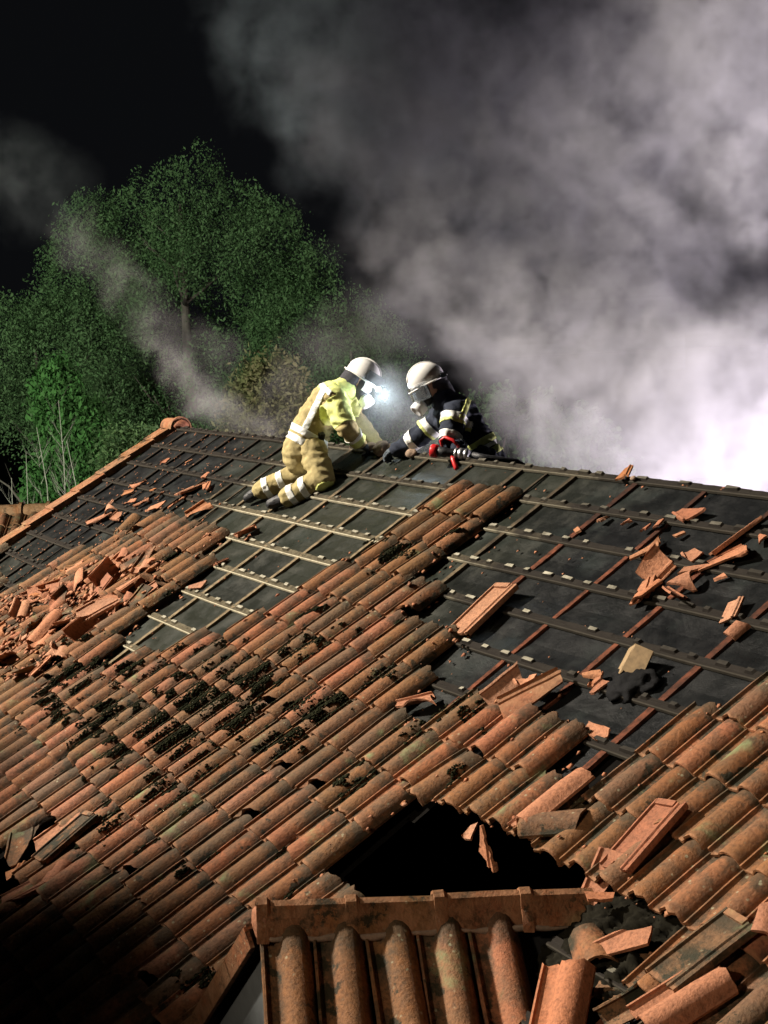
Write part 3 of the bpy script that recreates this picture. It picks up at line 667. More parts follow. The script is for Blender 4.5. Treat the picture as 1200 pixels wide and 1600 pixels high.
# burnt lump with a folded tan board
t = thing('burnt_lump', RP(10.31, 1.67, .01), 'charred black lump with a folded tan board sticking out of it on the boards', 'burnt debris')
bm = bmesh.new(); bmesh.ops.create_icosphere(bm, subdivisions=4, radius=1)
for v in bm.verts:
    d = 1 + .35 * noise.fractal(v.co * 2.2, 1, 2, 4); v.co = Vector((v.co.x * .15, v.co.y * .12, max(-.02, v.co.z * .06))) * d
bobj('char_lump', bm, simple('char_black', (.008, .0082, .009), .85, spec=.1, scale=40, bumpd=.012, coord='w'), t, RM(10.31, 1.66, .02), True)
M_TAN = simple('tan_board', (.24, .165, .085), .8, coord='w')
for i, (du, ry) in enumerate(((-.05, -28), (.05, 32))):
    bm = bmesh.new(); box(bm, (0, 0, 0), (.11, .15, .008))
    for v in bm.verts: v.co += Vector((random.uniform(-.012, .012), random.uniform(-.02, .02), 0))
    bobj('board_flap', bm, M_TAN, t, lay(10.25 + du, 1.57, .09, 0, 25, ry))
for i in range(3): shard(10.04 + i * .05, 1.70 + .02 * i, .09, 'red chip left of the charred lump, %s counting from the left' % ORD[i], group='red chips by the charred lump', h=.03)
# dirt spilled in the valley
V, F = [], []; nn = 56
for a in range(nn):
    for b in range(nn):
        u = 11.68 + (a / (nn - 1) - .5) * .72; q = 2.97 + (b / (nn - 1) - .5) * .62; r2 = ((u - 11.68) / .30) ** 2 + ((q - 2.97) / .26) ** 2
        h = .075 * math.exp(-r2) * (1 + .8 * noise.fractal(Vector((u * 9, q * 9, 1)), 1, 2, 5)) + .022 * noise.fractal(Vector((u * 26, q * 26, 5)), .8, 2, 4) - .035 + .012
        V.append(RP(u, q, h)); 
        if a < nn - 1 and b < nn - 1: F.append((a * nn + b, a * nn + b + 1, (a + 1) * nn + b + 1, (a + 1) * nn + b))
setp(pyobj('dirt', V, F, M_DIRT, smooth=True), kind='stuff')
# ------------------------------------------------------------------ neighbouring low roof beyond the gable
nb = thing('annex', (-5.6, -2.2, gz), 'low annex with a dull red tiled roof seen beyond the gable at the left', 'annex')
ND = Vector((.4702, .8816, 0)).normalized(); NS = Vector((ND.y, -ND.x, 0))        # along its ridge; downhill towards the camera
nal = R(28); ny_ = -NS * math.cos(nal) + Vector((0, 0, math.sin(nal))); nz_ = NS * math.sin(nal) + Vector((0, 0, math.cos(nal)))
NO = Vector((-5.20, -.45, -1.40))
NM = Matrix(((ND.x, ny_.x, nz_.x, NO.x), (ND.y, ny_.y, nz_.y, NO.y), (ND.z, ny_.z, nz_.z, NO.z), (0, 0, 0, 1)))
bm = bmesh.new(); box(bm, (-1.6, -1.45, -.03), (6.2, 2.9, .04)); nroof = bobj('roof', bm, M_SOOT, nb, NM)
bm = bmesh.new(); c_ = NO - ND * 1.6 - Vector((0, 0, 0)); 
box(bm, (-1.6, -1.3, 0), (5.8, 2.2, 1)); 
for v in bm.verts:
    p = NO + ND * v.co.x - NS * (v.co.y + 0) * .88; v.co = Vector((p.x, p.y, gz if v.co.z < 0 else NO.z - .35 - (.9 if v.co.y < -1.3 else 0)))
bobj('wall', bm, M_WALL, nb)
for k in range(7):
    for c in range(14):
        mobj('roof_tile', random.choice(TM), None, nroof, NM @ Matrix.Translation(((c - 12) * WT, -.06 - k * G + random.uniform(-.01, .01), .03)) @ Matrix.Rotation(R(random.gauss(0, .8)), 4, 'Z'))
for c in range(7): ridge_obj(NM @ Matrix.Translation((.35 - c * .4, 0, .03)) @ Matrix.Rotation(R(90), 4, 'Z'), nroof, 60 + c)
# ------------------------------------------------------------------ trees
def leaf_mat(name, c0, c1):
    m, t, b = newmat(name); pos = t.new('ShaderNodeNewGeometry').outputs['Position']
    r = t.new('ShaderNodeNewGeometry').outputs['Random Per Island']; n = t.noise(pos, .8, 3)
    c = t.mix(t.math('ADD', t.math('MULTIPLY', r, .2), t.math('ADD', t.math('MULTIPLY', n, .3), t.math('MULTIPLY', t.attr('tone'), .5))), c0, c1)
    t.put(b.inputs['Base Color'], c); b.inputs['Roughness'].default_value = .75; b.inputs['Specular IOR Level'].default_value = .08
    tr = t.new('ShaderNodeBsdfTranslucent'); t.put(tr.inputs[0], c); mx = t.new('ShaderNodeMixShader'); mx.inputs[0].default_value = .3
    t.l.new(b.outputs[0], mx.inputs[1]); t.l.new(tr.outputs[0], mx.inputs[2]); t.l.new(mx.outputs[0], t.n['Material Output'].inputs[0])
    return m
M_LEAF = leaf_mat('leaf_dark_green', (.034, .078, .026), (.090, .150, .058)); M_LEAF2 = leaf_mat('leaf_bright_green', (.030, .090, .020), (.065, .150, .038)); M_LEAF3 = leaf_mat('leaf_yellowish', (.10, .11, .04), (.18, .17, .075))
M_BARK = simple('bark', (.085, .07, .052), .9, scale=20, bumpd=.01); M_BARKP = simple('pale_bark', (.26, .25, .18), .8, scale=20, bumpd=.004)
def leaves(name, lobes, nspray, leaf, mat, parent, seed, droop=.8, per=30, holes=()):
    """sprays of leaf-sized faces spread through the outer part of the crown's lobes"""
    g = np.random.default_rng(seed); P = []
    w = np.array([l[3] * l[4] * l[5] for l in lobes]) ** .72; w /= w.sum()
    for i in g.choice(len(lobes), nspray, p=w):
        x, y, z, a, b, c = lobes[i]
        d = g.normal(size=3); d /= np.linalg.norm(d); r = g.uniform(.50, 1.0) ** .6
        q = np.array((x, y, z)) + d * r * (a, b, c)
        nz = noise.fractal(Vector(q * .9), 1, 2, 3)
        if nz < .0 and g.random() < .88: continue
        if any(np.linalg.norm(q - np.array(h[:3])) < h[3] * (1 + .3 * nz) for h in holes): continue
        q = q + d * nz * .35 * min(a, c)
        t = d * .5 + np.array((0, 0, -droop)); t /= np.linalg.norm(t); L = g.uniform(.5, 1.15) * min(1, a * .6)
        k = g.random(per)[:, None]; P.append(q + t * k * L + np.array((0, 0, -1)) * k ** 2 * L * droop * .5 + g.normal(size=(per, 3)) * (.06 + .05 * k))
    TN = np.concatenate([np.full(per, g.random(), np.float32) for _ in P]); P = np.concatenate(P); n = len(P); s = leaf * g.uniform(.5, 1.35, (n, 1)) * (.75 + .6 * TN[:, None])
    A = g.normal(size=(n, 3)) + (0, 0, -.8 * droop); A /= np.linalg.norm(A, axis=1, keepdims=True); B = np.cross(A, g.normal(size=(n, 3))); B /= np.linalg.norm(B, axis=1, keepdims=True) + 1e-6
    V = np.stack([P - A * s, P + B * s * .45, P + A * s, P - B * s * .45], 1).reshape(-1, 3)
    me = npmesh(name, V, np.arange(n * 4).reshape(-1, 4)); a = me.attributes.new('tone', 'FLOAT', 'POINT'); a.data.foreach_set('value', np.repeat(TN, 4)); return mobj(name, me, mat, parent)
def trunk(parent, base, top, r, mat, seed, nl=9, spread=1.5, up=.6, name='trunk', sub=2):
    rs = random.Random(seed); bm = bmesh.new(); base, top = Vector(base), Vector(top); H = (top - base).length
    pts = [base.lerp(top, t) + Vector((noise.noise(Vector((t * 3, seed, 0))), noise.noise(Vector((t * 3, seed, 9))), 0)) * H * .03 for t in np.linspace(0, 1, 9)]
    tube(bm, pts, [r * (1 - .85 * t) * (1.35 if t == 0 else 1) for t in np.linspace(0, 1, 9)], 8)
    for i in range(nl):
        t = rs.uniform(.3, .95); p = base.lerp(top, t); a = rs.uniform(0, 6.28); L = spread * (1.15 - t) * rs.uniform(.7, 1.2) + spread * .25
        q = [p + Vector((math.cos(a), math.sin(a), up)) * L * x + Vector((0, 0, .15 * L * x * x)) + Vector((rs.gauss(0, .05), rs.gauss(0, .05), 0)) * x * L for x in (0, .33, .66, 1)]
        rr = r * (1 - .8 * t) * .55; tube(bm, q, [rr, rr * .7, rr * .4, rr * .12], 5)
        for _ in range(sub):
            f = rs.uniform(.3, .9); s0 = q[0].lerp(q[3], f); b = a + rs.uniform(-1.2, 1.2)
            tube(bm, [s0, s0 + Vector((math.cos(b), math.sin(b), up * rs.uniform(.6, 1.8))) * L * .28, s0 + Vector((math.cos(b), math.sin(b), up * 1.6)) * L * .55], [rr * .45, rr * .25, rr * .06], 4)
    return bobj(name, bm, mat, parent, smooth=True)
# direction across the picture at tree distance
X = Vector((.4702, .8816, 0))
def lobe(c, off, z, r, rz): p = Vector(c) + X * off; return (p.x, p.y, z, r, r, rz)
def tree(name, base, label, lobes, nspray, leaf, mat, seed, top=None, r=.25, group=None, bark=None, **kw):
    t = thing(name, base, label, 'tree', group); trunk(t, base, top or (base[0], base[1], max(l[2] for l in lobes)), r, bark or M_BARK, seed, 14, 1.8)
    leaves('crown', lobes, nspray, leaf, mat, t, seed, **kw); return t
bc = (-15.9, 6.2, gz)
tree('broadleaf_tree', bc, 'tallest dark green broadleaf tree with a domed crown behind the gable', [lobe(bc, *q) for q in ((0, 3.9, 1.2, 1.3), (-.9, 3.3, 1.1, 1.1), (1.0, 3.3, 1.1, 1.1), (-2.0, 3.6, .6, .6), (-2.2, 2.5, 1.1, 1.0), (2.0, 3.0, .9, 1.0), (2.6, 2.3, .85, .95), (0, 1.9, 1.9, 1.6), (-2.9, 1.5, 1.0, 1.0), (2.6, .9, 1.2, 1.3), (.3, -.8, 2.5, 2.1), (-2.1, .3, 1.6, 1.5))], 7200, .034, M_LEAF, 11, r=.3, holes=[(-14.9, 5.9, 1.75, .75)])
bc = (-12.2, 8.4, gz)
tree('broadleaf_tree', bc, 'dim green tree half lost in smoke right of the tallest tree', [lobe(bc, -.5, .6, 1.5, 1.5), lobe(bc, .5, -.2, 1.3, 1.2), lobe(bc, -1.2, -1.2, 1.9, 1.7)], 3600, .034, M_LEAF, 12, r=.2)
bc = (-16.4, 2.9, gz)
tree('broadleaf_tree', bc, 'low spreading green tree at the far left under the tallest crown', [lobe(bc, -.3, .9, 1.35, 1.3), lobe(bc, 1.0, .9, 1.5, 1.5), lobe(bc, 1.6, -.6, 1.2, 1.2)], 2600, .034, M_LEAF, 13, r=.2)
bc = (-9.95, 1.6, gz)
tree('weeping_tree', bc, 'small bright green weeping tree behind the bare saplings', [lobe(bc, -.1, .15, .34, .55), lobe(bc, .15, -.45, .5, .7), lobe(bc, -.1, -1.3, .62, .9), lobe(bc, .35, -1.4, .5, .8)], 1500, .05, M_LEAF2, 14, r=.06, droop=1.6)
bc = (-5.4, 8.1, gz)
tree('broadleaf_tree', bc, 'dark tree silhouette in the smoke behind the firefighter in navy', [lobe(bc, -.2, -.7, .95, .8), lobe(bc, .7, -1.1, .9, .7), lobe(bc, 0, -2.2, 1.3, 1.4)], 1700, .05, M_LEAF, 15, r=.14)
Lr = (Vector((-6.5, -18.5, 15.5)) - Vector((8.2, -4.4, -2.6))).normalized(); fc = Vector((8.5, -4.55, -2.72)) + Lr * 10.0  # unseen crown set in the roof lamp's path, added to darken the lower left
tree('added_shade_tree', (fc.x, fc.y, gz), 'added unseen tree in front of the eaves that shades the lower left of the roof', [(fc.x + o, fc.y - .1 * o, fc.z - .1 * abs(o), .95, .8, .78) for o in (-1.9, -1.1, -.3)] + [(fc.x + .6, fc.y, fc.z + .12, .95, .8, .78), (fc.x + 1.4, fc.y - .1, fc.z + .16, .95, .8, .78)] + [(fc.x - .5, fc.y, fc.z - 1.3, 2.2, 1.2, 1.2)], 1500, .12, M_LEAF, 21, r=.15)
for i, (o, h, d, lab) in enumerate(((-.62, -1.15, 0, 'leftmost bare sapling, short with few twigs'), (-.25, -.75, .3, 'bare sapling second from the left, slightly taller than the first'), (.02, -.35, 0, 'bare pale sapling with forked stem left of the tallest sapling'), (.28, .05, .4, 'tallest bare pale sapling in front of the weeping tree'), (.5, -.6, .1, 'bare sapling closest to the gable edge'))):
    b = Vector((-8.1, .62, gz)) + X * o + Vector((-.88, .46, 0)) * d
    t = thing('bare_sapling', b, lab, 'sapling', 'bare saplings beyond the gable'); trunk(t, b, b + Vector((random.uniform(-.1, .1), random.uniform(-.1, .1), h - gz)), .028, M_BARKP, 30 + i, 34, .42, 1.3, 'stem', 3)
def bush(base, label, lobes, n, mat, seed, leaf=.035):
    t = thing('bush', base, label, 'bush', None); trunk(t, base, (base[0], base[1], max(l[2] for l in lobes)), .04, M_BARK, seed, 8, .4, name='stem'); leaves('foliage', lobes, n, leaf, mat, t, seed, droop=.1)
bush((-3.0, .3, gz), 'small grey green bush right behind the gable edge', [lobe((-3.0, .3, 0), 0, -.42, .30, .25), lobe((-3.0, .3, 0), .2, -.62, .35, .3)], 260, M_LEAF, 41)
bush((-3.8, 2.85, gz), 'yellowish lit bush in smoke just left of the kneeling firefighter', [lobe((-3.8, 2.85, 0), 0, .18, .32, .38), lobe((-3.8, 2.85, 0), -.1, -.3, .5, .4)], 420, M_LEAF3, 42, .04)
# ------------------------------------------------------------------ firefighters
def fabric(name, col, rough=.85, var=.18, spec=.2, scale=26):
    m, t, b = newmat(name); pos = t.new('ShaderNodeNewGeometry').outputs['Position']; n = t.noise(pos, scale, 6, .6); w = t.noise(pos, 300, 2)
    t.put(b.inputs['Base Color'], t.mix(t.mapr(n, .3, .7), tuple(c * (1 - var) for c in col), tuple(c * (1 + var) for c in col))); b.inputs['Roughness'].default_value = rough; b.inputs['Specular IOR Level'].default_value = spec
    bump(t, b, t.math('ADD', n, t.math('MULTIPLY', w, .3)), .5, .012); return m
M_TANF = fabric('turnout_tan', (.38, .315, .150)); M_NAVY = fabric('turnout_navy', (.022, .028, .045)); M_YEL = fabric('hi_vis_yellow', (.76, .83, .30), var=.08)
M_REF = fabric('reflective_silver', (.86, .88, .84), .35, .05, .6); M_BLACK = fabric('rubber_black', (.016, .017, .020), .5, spec=.4); M_HOOD = fabric('flash_hood', (.05, .05, .06))
M_SKIN = fabric('skin', (.42, .26, .19), .6); M_HELM = simple('helmet_white', (.90, .90, .87), .28, var=.03, bumpd=0, spec=.5); M_PLW = simple('mask_filter_white', (.82, .84, .86), .4, var=.04, bumpd=0)
M_GLOVE = fabric('glove_grey', (.10, .12, .14)); M_GLOVE2 = fabric('glove_pale', (.34, .40, .46)); M_RED = simple('red_paint', (.50, .018, .02), .35, var=.12, bumpd=0); M_STEEL = simple('steel', (.55, .56, .58), .35, .9, var=.1, bumpd=0)
m, t_, b_ = newmat('visor_clear'); b_.inputs['Base Color'].default_value = (.85, .9, .95, 1); b_.inputs['Roughness'].default_value = .06; b_.inputs['Transmission Weight'].default_value = .96; b_.inputs['IOR'].default_value = 1.12; M_VIS = m
m, t_, b_ = newmat('added_lamp_glow'); b_.inputs['Emission Color'].default_value = (.75, .9, 1, 1); b_.inputs['Emission Strength'].default_value = 14; M_LAMP = m
def capsule(bm, p0, p1, r0, r1, n=14, sq=1.0, side=None):
    p0, p1 = Vector(p0), Vector(p1); d = (p1 - p0); L = d.length; d = d / L if L > 1e-5 else Vector((0, 0, 1))
    a = Vector(side) if side is not None else d.orthogonal(); a = (a - d * a.dot(d)).normalized(); b = d.cross(a); rings = []
    for q in [(-1, t) for t in (-.96, -.7, -.38)] + [(0, x) for x in (0, .5, 1)] + [(1, t) for t in (.38, .7, .96)]:
        if q[0] < 0: z, r = q[1] * r0, r0 * math.sqrt(1 - q[1] ** 2)
        elif q[0] == 0: z, r = q[1] * L, r0 + (r1 - r0) * q[1]
        else: z, r = L + q[1] * r1, r1 * math.sqrt(1 - q[1] ** 2)
        rings.append([bm.verts.new(p0 + d * z + (a * math.cos(6.28318 * k / n) + b * sq * math.sin(6.28318 * k / n)) * r) for k in range(n)])
    for A, B in zip(rings, rings[1:]):
        for k in range(n): bm.faces.new((A[k], A[(k + 1) % n], B[(k + 1) % n], B[k]))
    bm.faces.new(rings[0][::-1]); bm.faces.new(rings[-1])
def fuse(name, bm, voxel, mat, parent, folds=.0, ff=9., it=4, M=None, seed=0):
    """union of the limbs' volumes into one continuous skin, smoothed, then creased like cloth"""
    bmesh.ops.recalc_face_normals(bm, faces=bm.faces)
    me = bpy.data.meshes.new('tmp'); bm.to_mesh(me); bm.free(); o = bpy.data.objects.new('tmp', me); COL.objects.link(o)
    md = o.modifiers.new('r', 'REMESH'); md.mode = 'VOXEL'; md.voxel_size = voxel; sm = o.modifiers.new('s', 'SMOOTH'); sm.iterations = it; sm.factor = .5
    dg = bpy.context.evaluated_depsgraph_get(); me2 = bpy.data.meshes.new_from_object(o.evaluated_get(dg)); bpy.data.objects.remove(o); me2.name = name
    if folds:
        for v in me2.vertices:
            q = v.co * ff + Vector((seed, 0, 0)); v.co += v.normal * folds * (1.0 - 2.2 * abs(noise.noise(Vector((q.x, q.y, q.z * 1.8)))) + .5 * noise.noise(q * 2.7))
    me2.update(); me2.materials.clear(); return mobj(name, me2, mat, parent, M, True)
def stripe(src, parent, c, nrm, half, mat, clip=(), name='reflective_stripe', off=.005, lim=None):
    """a strip cut out of the garment's own surface and set proud of it: slab |(p-c).n|<half, within a sphere lim=(centre,radius) and half spaces clip"""
    bm = bmesh.new(); bm.from_mesh(src.data); c = Vector(c); nrm = Vector(nrm).normalized()
    def cut(co, no): bmesh.ops.bisect_plane(bm, geom=bm.verts[:] + bm.edges[:] + bm.faces[:], plane_co=co, plane_no=no, clear_outer=True)
    if lim is not None:
        far = [f for f in bm.faces if (f.calc_center_median() - Vector(lim[0])).length > lim[1]]; bmesh.ops.delete(bm, geom=far, context='FACES')
    cut(c + nrm * half, nrm); cut(c - nrm * half, -nrm)
    for co, no in clip: cut(Vector(co), Vector(no))
    if not bm.faces: bm.free(); return None
    todo = set(bm.faces); best = []
    while todo:                                     # keep the one piece that was meant
        st = [todo.pop()]; isl = []
        while st:
            f = st.pop(); isl.append(f)
            for e in f.edges:
                for g in e.link_faces:
                    if g in todo: todo.remove(g); st.append(g)
        if len(isl) > len(best): best = isl
    keep = set(best); bmesh.ops.delete(bm, geom=[f for f in bm.faces if f not in keep], context='FACES')
    bm.normal_update(); 
    for v in bm.verts: v.co += v.normal * off
    bmesh.ops.solidify(bm, geom=bm.faces[:], thickness=.003)
    for f in bm.faces: f.material_index = 0
    me = bpy.data.meshes.new(name); bm.to_mesh(me); bm.free(); me.materials.clear(); return mobj(name, me, mat, parent, None, True)
def frame(o, fwd, up):
    f = Vector(fwd).normalized(); u = Vector(up); u = (u - f * u.dot(f)).normalized(); s = u.cross(f)
    return Matrix(((f.x, s.x, u.x, o[0]), (f.y, s.y, u.y, o[1]), (f.z, s.z, u.z, o[2]), (0, 0, 0, 1)))    # x forward, y left, z up
def glove(parent, wrist, hand, palm_n, mat, curl=.9, mirror=1):
    w, h = Vector(wrist), Vector(hand); d = (h - w).normalized(); M = frame(w, d, palm_n); bm = bmesh.new()   # z = back of the hand
    capsule(bm, (-.04, 0, 0), (.02, 0, 0), .042, .038); capsule(bm, (.03, 0, 0), (.085, 0, .004), .030, .030, sq=1.5, side=(0, 0, 1))
    for i, (y, L) in enumerate(((.036, .070), (.013, .080), (-.011, .075), (-.034, .058))):
        a = curl * (1 + .12 * i); p = Vector((.095, y, .004)); rr = .0125 - .001 * (i == 3)
        for s_, ang in ((.45, a * .5), (.32, a * 1.2), (.26, a * 1.8)):
            q = p + Vector((math.cos(ang), y * .6, -math.sin(ang))).normalized() * L * s_ * 1.25; capsule(bm, p, q, rr, rr * .93, 8); p = q
    p = Vector((.035, .034 * mirror, -.005)); q = p + Vector((.035, .032 * mirror, -.020)); capsule(bm, p, q, .016, .014, 8); capsule(bm, q, q + Vector((.032, .004 * mirror, -.018)), .014, .012, 8)
    return fuse('glove', bm, .0065, mat, parent, it=2, M=M)
def head_kit(parent, centre, fwd, up, lamp=False, visor_up=False):
    M = frame(centre, fwd, up)
    # helmet: dome with brim ridge, neck cape, visor
    bm = bmesh.new(); bmesh.ops.create_uvsphere(bm, u_segments=32, v_segments=20, radius=1)
    for v in bm.verts:
        x, y, z = v.co; zz = max(z, -.28) if z < 0 else z
        v.co = Vector((x * .158 + .005, y * .128, zz * .140 + .045))
        if z < -.2: v.co.x *= 1.09; v.co.y *= 1.08
    h = bobj('helmet', bm, M_HELM, parent, M, True)
    bm = bmesh.new(); tube(bm, [(.172 * math.cos(a) + .005, .138 * math.sin(a), .006 - .012 * math.cos(a)) for a in np.linspace(0, 2 * math.pi, 28, endpoint=False)], .007, 6, True); bobj('brim', bm, M_HELM, h, M, True)
    bm = bmesh.new(); tube(bm, [(.16 * math.cos(a) + .005, 0, .142 * math.sin(a) + .046) for a in np.linspace(.25, 2.9, 14)], .008, 6); bobj('crest', bm, M_HELM, h, M, True)
    bm = bmesh.new()      # visor: curved shield
    va = np.linspace(-1.15, 1.15, 13); lo, hi = (-.105, .03) if not visor_up else (.012, .10); R0 = (.178, .150)
    G_ = [[bm.verts.new((R0[0] * math.cos(a) * (1 + (.10 if visor_up and z > .05 else .0)) - (.05 if False else 0), R0[1] * math.sin(a), z)) for a in va] for z in np.linspace(lo, hi, 4)]
    for A, B in zip(G_, G_[1:]):
        for k in range(12): bm.faces.new((A[k], A[k + 1], B[k + 1], B[k]))
    bmesh.ops.solidify(bm, geom=bm.faces[:], thickness=.004); bobj('visor', bm, M_VIS if not visor_up else M_BLACK, h, M, True)
    bm = bmesh.new(); capsule(bm, (-.055, 0, -.02), (-.085, 0, -.13), .10, .085, sq=1.1); fuse('neck_cape', bm, .012, M_HOOD, parent, .006, 14, M=M)
    # face mask: rubber face piece, pale lens, filter canister
    bm = bmesh.new(); capsule(bm, (.055, 0, -.02), (.07, 0, -.105), .080, .055, sq=.95); fk = fuse('face_mask', bm, .009, M_BLACK, parent, it=3, M=M)
    bm = bmesh.new(); G_ = [[bm.verts.new(((.142 - .05 * abs(z + .045) / .05 * .35) * math.cos(a * .9) + .0, .095 * math.sin(a), z)) for a in np.linspace(-1.0, 1.0, 11)] for z in np.linspace(-.085, .0, 5)]
    for A, B in zip(G_, G_[1:]):
        for k in range(10): bm.faces.new((A[k], A[k + 1], B[k + 1], B[k]))
    bmesh.ops.solidify(bm, geom=bm.faces[:], thickness=.005); bobj('mask_lens', bm, M_PLW, fk, M, True)
    bm = bmesh.new(); Mc = M @ Matrix.Translation((.118, 0, -.125)) @ Matrix.Scale(1.25, 4) @ Matrix.Rotation(R(118), 4, 'Y')
    lathe(bm, [(.026, -.03), (.030, .0), (.047, .004), (.050, .012), (.050, .060), (.046, .066), (.034, .068), (.030, .066)], 20, Mc); bobj('filter_canister', bm, M_PLW, fk, None, True)
    bm = bmesh.new(); box(bm, (-.10, .115, .02), (.05, .035, .04)); bobj('helmet_clip', bm, M_STEEL, h, M)
    return M
def person(label, J, suit, trousers, group, cape_col, glove_mat, seed, thick=1.0):
    t = thing('person', ((J['toeN'][0] + J['toeF'][0]) / 2, (J['toeN'][1] + J['toeF'][1]) / 2, min(J['toeN'][2], J['toeF'][2]) - .05), label, 'person', None)
    V = {k: Vector(v) for k, v in J.items()}; k_ = thick
    # body inside the gear
    bm = bmesh.new(); side = V['shN'] - V['shF']
    capsule(bm, V['pelvis'], V['spine'], .13, .12, sq=.75, side=side); capsule(bm, V['spine'], V['chest'], .12, .14, sq=.75, side=side); capsule(bm, V['chest'], V['neck'], .10, .065); capsule(bm, V['neck'], V['head'], .062, .085)
    for s in 'NF':
        capsule(bm, V['sh' + s], V['el' + s], .050, .040); capsule(bm, V['el' + s], V['wr' + s], .040, .030); capsule(bm, V['hip' + s], V['knee' + s], .080, .055); capsule(bm, V['knee' + s], V['ank' + s], .055, .040); capsule(bm, V['ank' + s], V['toe' + s], .036, .03); capsule(bm, V['chest'], V['sh' + s], .08, .055)
    fuse('body', bm, .016, M_SKIN, t)
    bm = bmesh.new()
    hem = V['pelvis'] + (V['pelvis'] - V['spine']).normalized() * .05
    capsule(bm, hem, V['spine'], .215 * k_, .195 * k_, sq=.80, side=side, n=20); capsule(bm, V['spine'], V['chest'], .195 * k_, .20 * k_, sq=.80, side=side, n=20); capsule(bm, V['chest'], V['neck'] - (V['neck'] - V['chest']) * .15, .17 * k_, .098, n=18)
    for s in 'NF':
        capsule(bm, V['chest'].lerp(V['sh' + s], .5), V['sh' + s], .13, .095); capsule(bm, V['sh' + s], V['el' + s], .096, .080); capsule(bm, V['el' + s], V['wr' + s], .080, .062)
    jk = fuse('jacket', bm, .0135, suit, t, .017, 8.0, seed=seed)
    # flat hem and open cuffs
    bm = bmesh.new()
    capsule(bm, V['pelvis'] + Vector((0, 0, .02)), V['pelvis'] - Vector((0, 0, .02)), .17 * k_, .17 * k_, sq=.8, side=side)
    for s in 'NF': capsule(bm, V['hip' + s], V['knee' + s], .125, .098); capsule(bm, V['knee' + s], V['ank' + s] + (V['knee' + s] - V['ank' + s]) * .05, .098, .082)
    tr = fuse('trousers', bm, .0135, trousers, t, .012, 9.0, seed=seed + 3)
    for s in 'NF':
        bm = bmesh.new(); a, q = V['ank' + s], V['toe' + s]; sh = (V['knee' + s] - a).normalized()
        capsule(bm, a + sh * .10, a, .062, .056); capsule(bm, a, q, .055, .044, sq=1.1, side=side); capsule(bm, a - (q - a).normalized() * .05, q, .05, .046)
        fuse('boot', bm, .011, M_BLACK, t, .002, 20)
        glove(t, V['wr' + s], V['ha' + s], UP * .6 - FW * .4 if s == 'N' else UP * .8, glove_mat if s == 'N' else M_GLOVE, 1.0, 1)
    return t, V, jk, tr
J1 = {'pelvis': (4.481, -0.512, 0.066), 'hipN': (4.617, -0.522, 0.035), 'hipF': (4.354, -0.503, 0.031), 'kneeN': (4.833, -0.532, -0.205), 'ankN': (4.611, -0.779, -0.365), 'toeN': (4.505, -0.88, -0.415), 'kneeF': (4.314, -0.473, -0.185), 'ankF': (4.057, -0.786, -0.345), 'toeF': (3.961, -0.86, -0.41), 'spine': (4.497, -0.436, 0.245), 'chest': (4.544, -0.302, 0.415), 'neck': (4.607, -0.148, 0.546), 'head': (4.653, -0.044, 0.613), 'shN': (4.74, -0.347, 0.467), 'elN': (4.883, -0.315, 0.219), 'wrN': (4.826, -0.176, 0.086), 'haN': (4.826, -0.123, 0.039), 'shF': (4.415, -0.107, 0.445), 'elF': (4.463, 0.028, 0.196), 'wrF': (4.626, 0.082, 0.047), 'haF': (4.677, 0.104, 0.009)}
p1, V, jk, tr = person('firefighter in a tan suit with yellow sleeves kneeling on the roof, facing right', J1, M_TANF, M_TANF, None, None, M_BLACK, 2.)
sp = (V['chest'] - V['pelvis']).normalized(); hem = V['pelvis']
for d in (.005, .085): stripe(jk, p1, hem + sp * d, sp, .029, M_REF, lim=(hem + sp * d, .36), name='waist_stripe')
# yellow shoulder yoke and sleeve, silver stripe down the back, shoulder band
up1 = (V['neck'] - V['spine']).normalized()
stripe(jk, p1, V['chest'] + up1 * .20, up1, .165, M_YEL, name='yellow_yoke', off=.003, lim=(V['chest'] + up1 * .16, .30))
arm = (V['elN'] - V['shN']).normalized(); stripe(jk, p1, V['shN'].lerp(V['elN'], .50), arm, .125, M_YEL, lim=(V['shN'].lerp(V['elN'], .5), .185), name='yellow_sleeve', off=.004)
fa = (V['wrN'] - V['elN']).normalized(); stripe(jk, p1, V['wrN'] - fa * .035, fa, .035, M_YEL, lim=(V['wrN'], .13), name='yellow_cuff')
stripe(jk, p1, V['wrN'] - fa * .085, fa, .016, M_REF, lim=(V['wrN'] - fa * .08, .12), name='cuff_stripe')
bd = RT * -1 + UP * .15
pc = V['spine'].lerp(V['chest'], .4) - RT * .10; nb_ = (RT * .83 - UP * .47)
stripe(jk, p1, V['spine'].lerp(V['chest'], .35) - RT * .055, (RT * .90 - UP * .43), .027, M_REF, clip=[(hem + sp * .115, -sp), (V['chest'] + up1 * .05, up1)], lim=(V['spine'].lerp(V['chest'], .3), .40), name='back_stripe', off=.006)
stripe(jk, p1, V['chest'] + up1 * .055, up1 + RT * .2, .022, M_REF, clip=[(V['chest'] + RT * .06, RT)], lim=(V['chest'], .30), name='shoulder_stripe', off=.007)
for s in 'NF':
    sh = (V['ank' + s] - V['knee' + s]).normalized(); L = (V['ank' + s] - V['knee' + s]).length
    for f in (.46, .80): stripe(tr, p1, V['knee' + s] + sh * L * f, sh, .029, M_REF, lim=(V['knee' + s] + sh * L * f, .125), name='shin_stripe')
stripe(tr, p1, V['kneeN'] - UP * .05 + RT * .03, UP, .05, M_YEL, lim=(V['kneeN'] - UP * .075 + RT * .02 - FW * .03, .085), name='knee_patch')
stripe(jk, p1, V['neck'] - up1 * .02, up1, .035, M_YEL, lim=(V['neck'], .14), name='collar', off=.008)
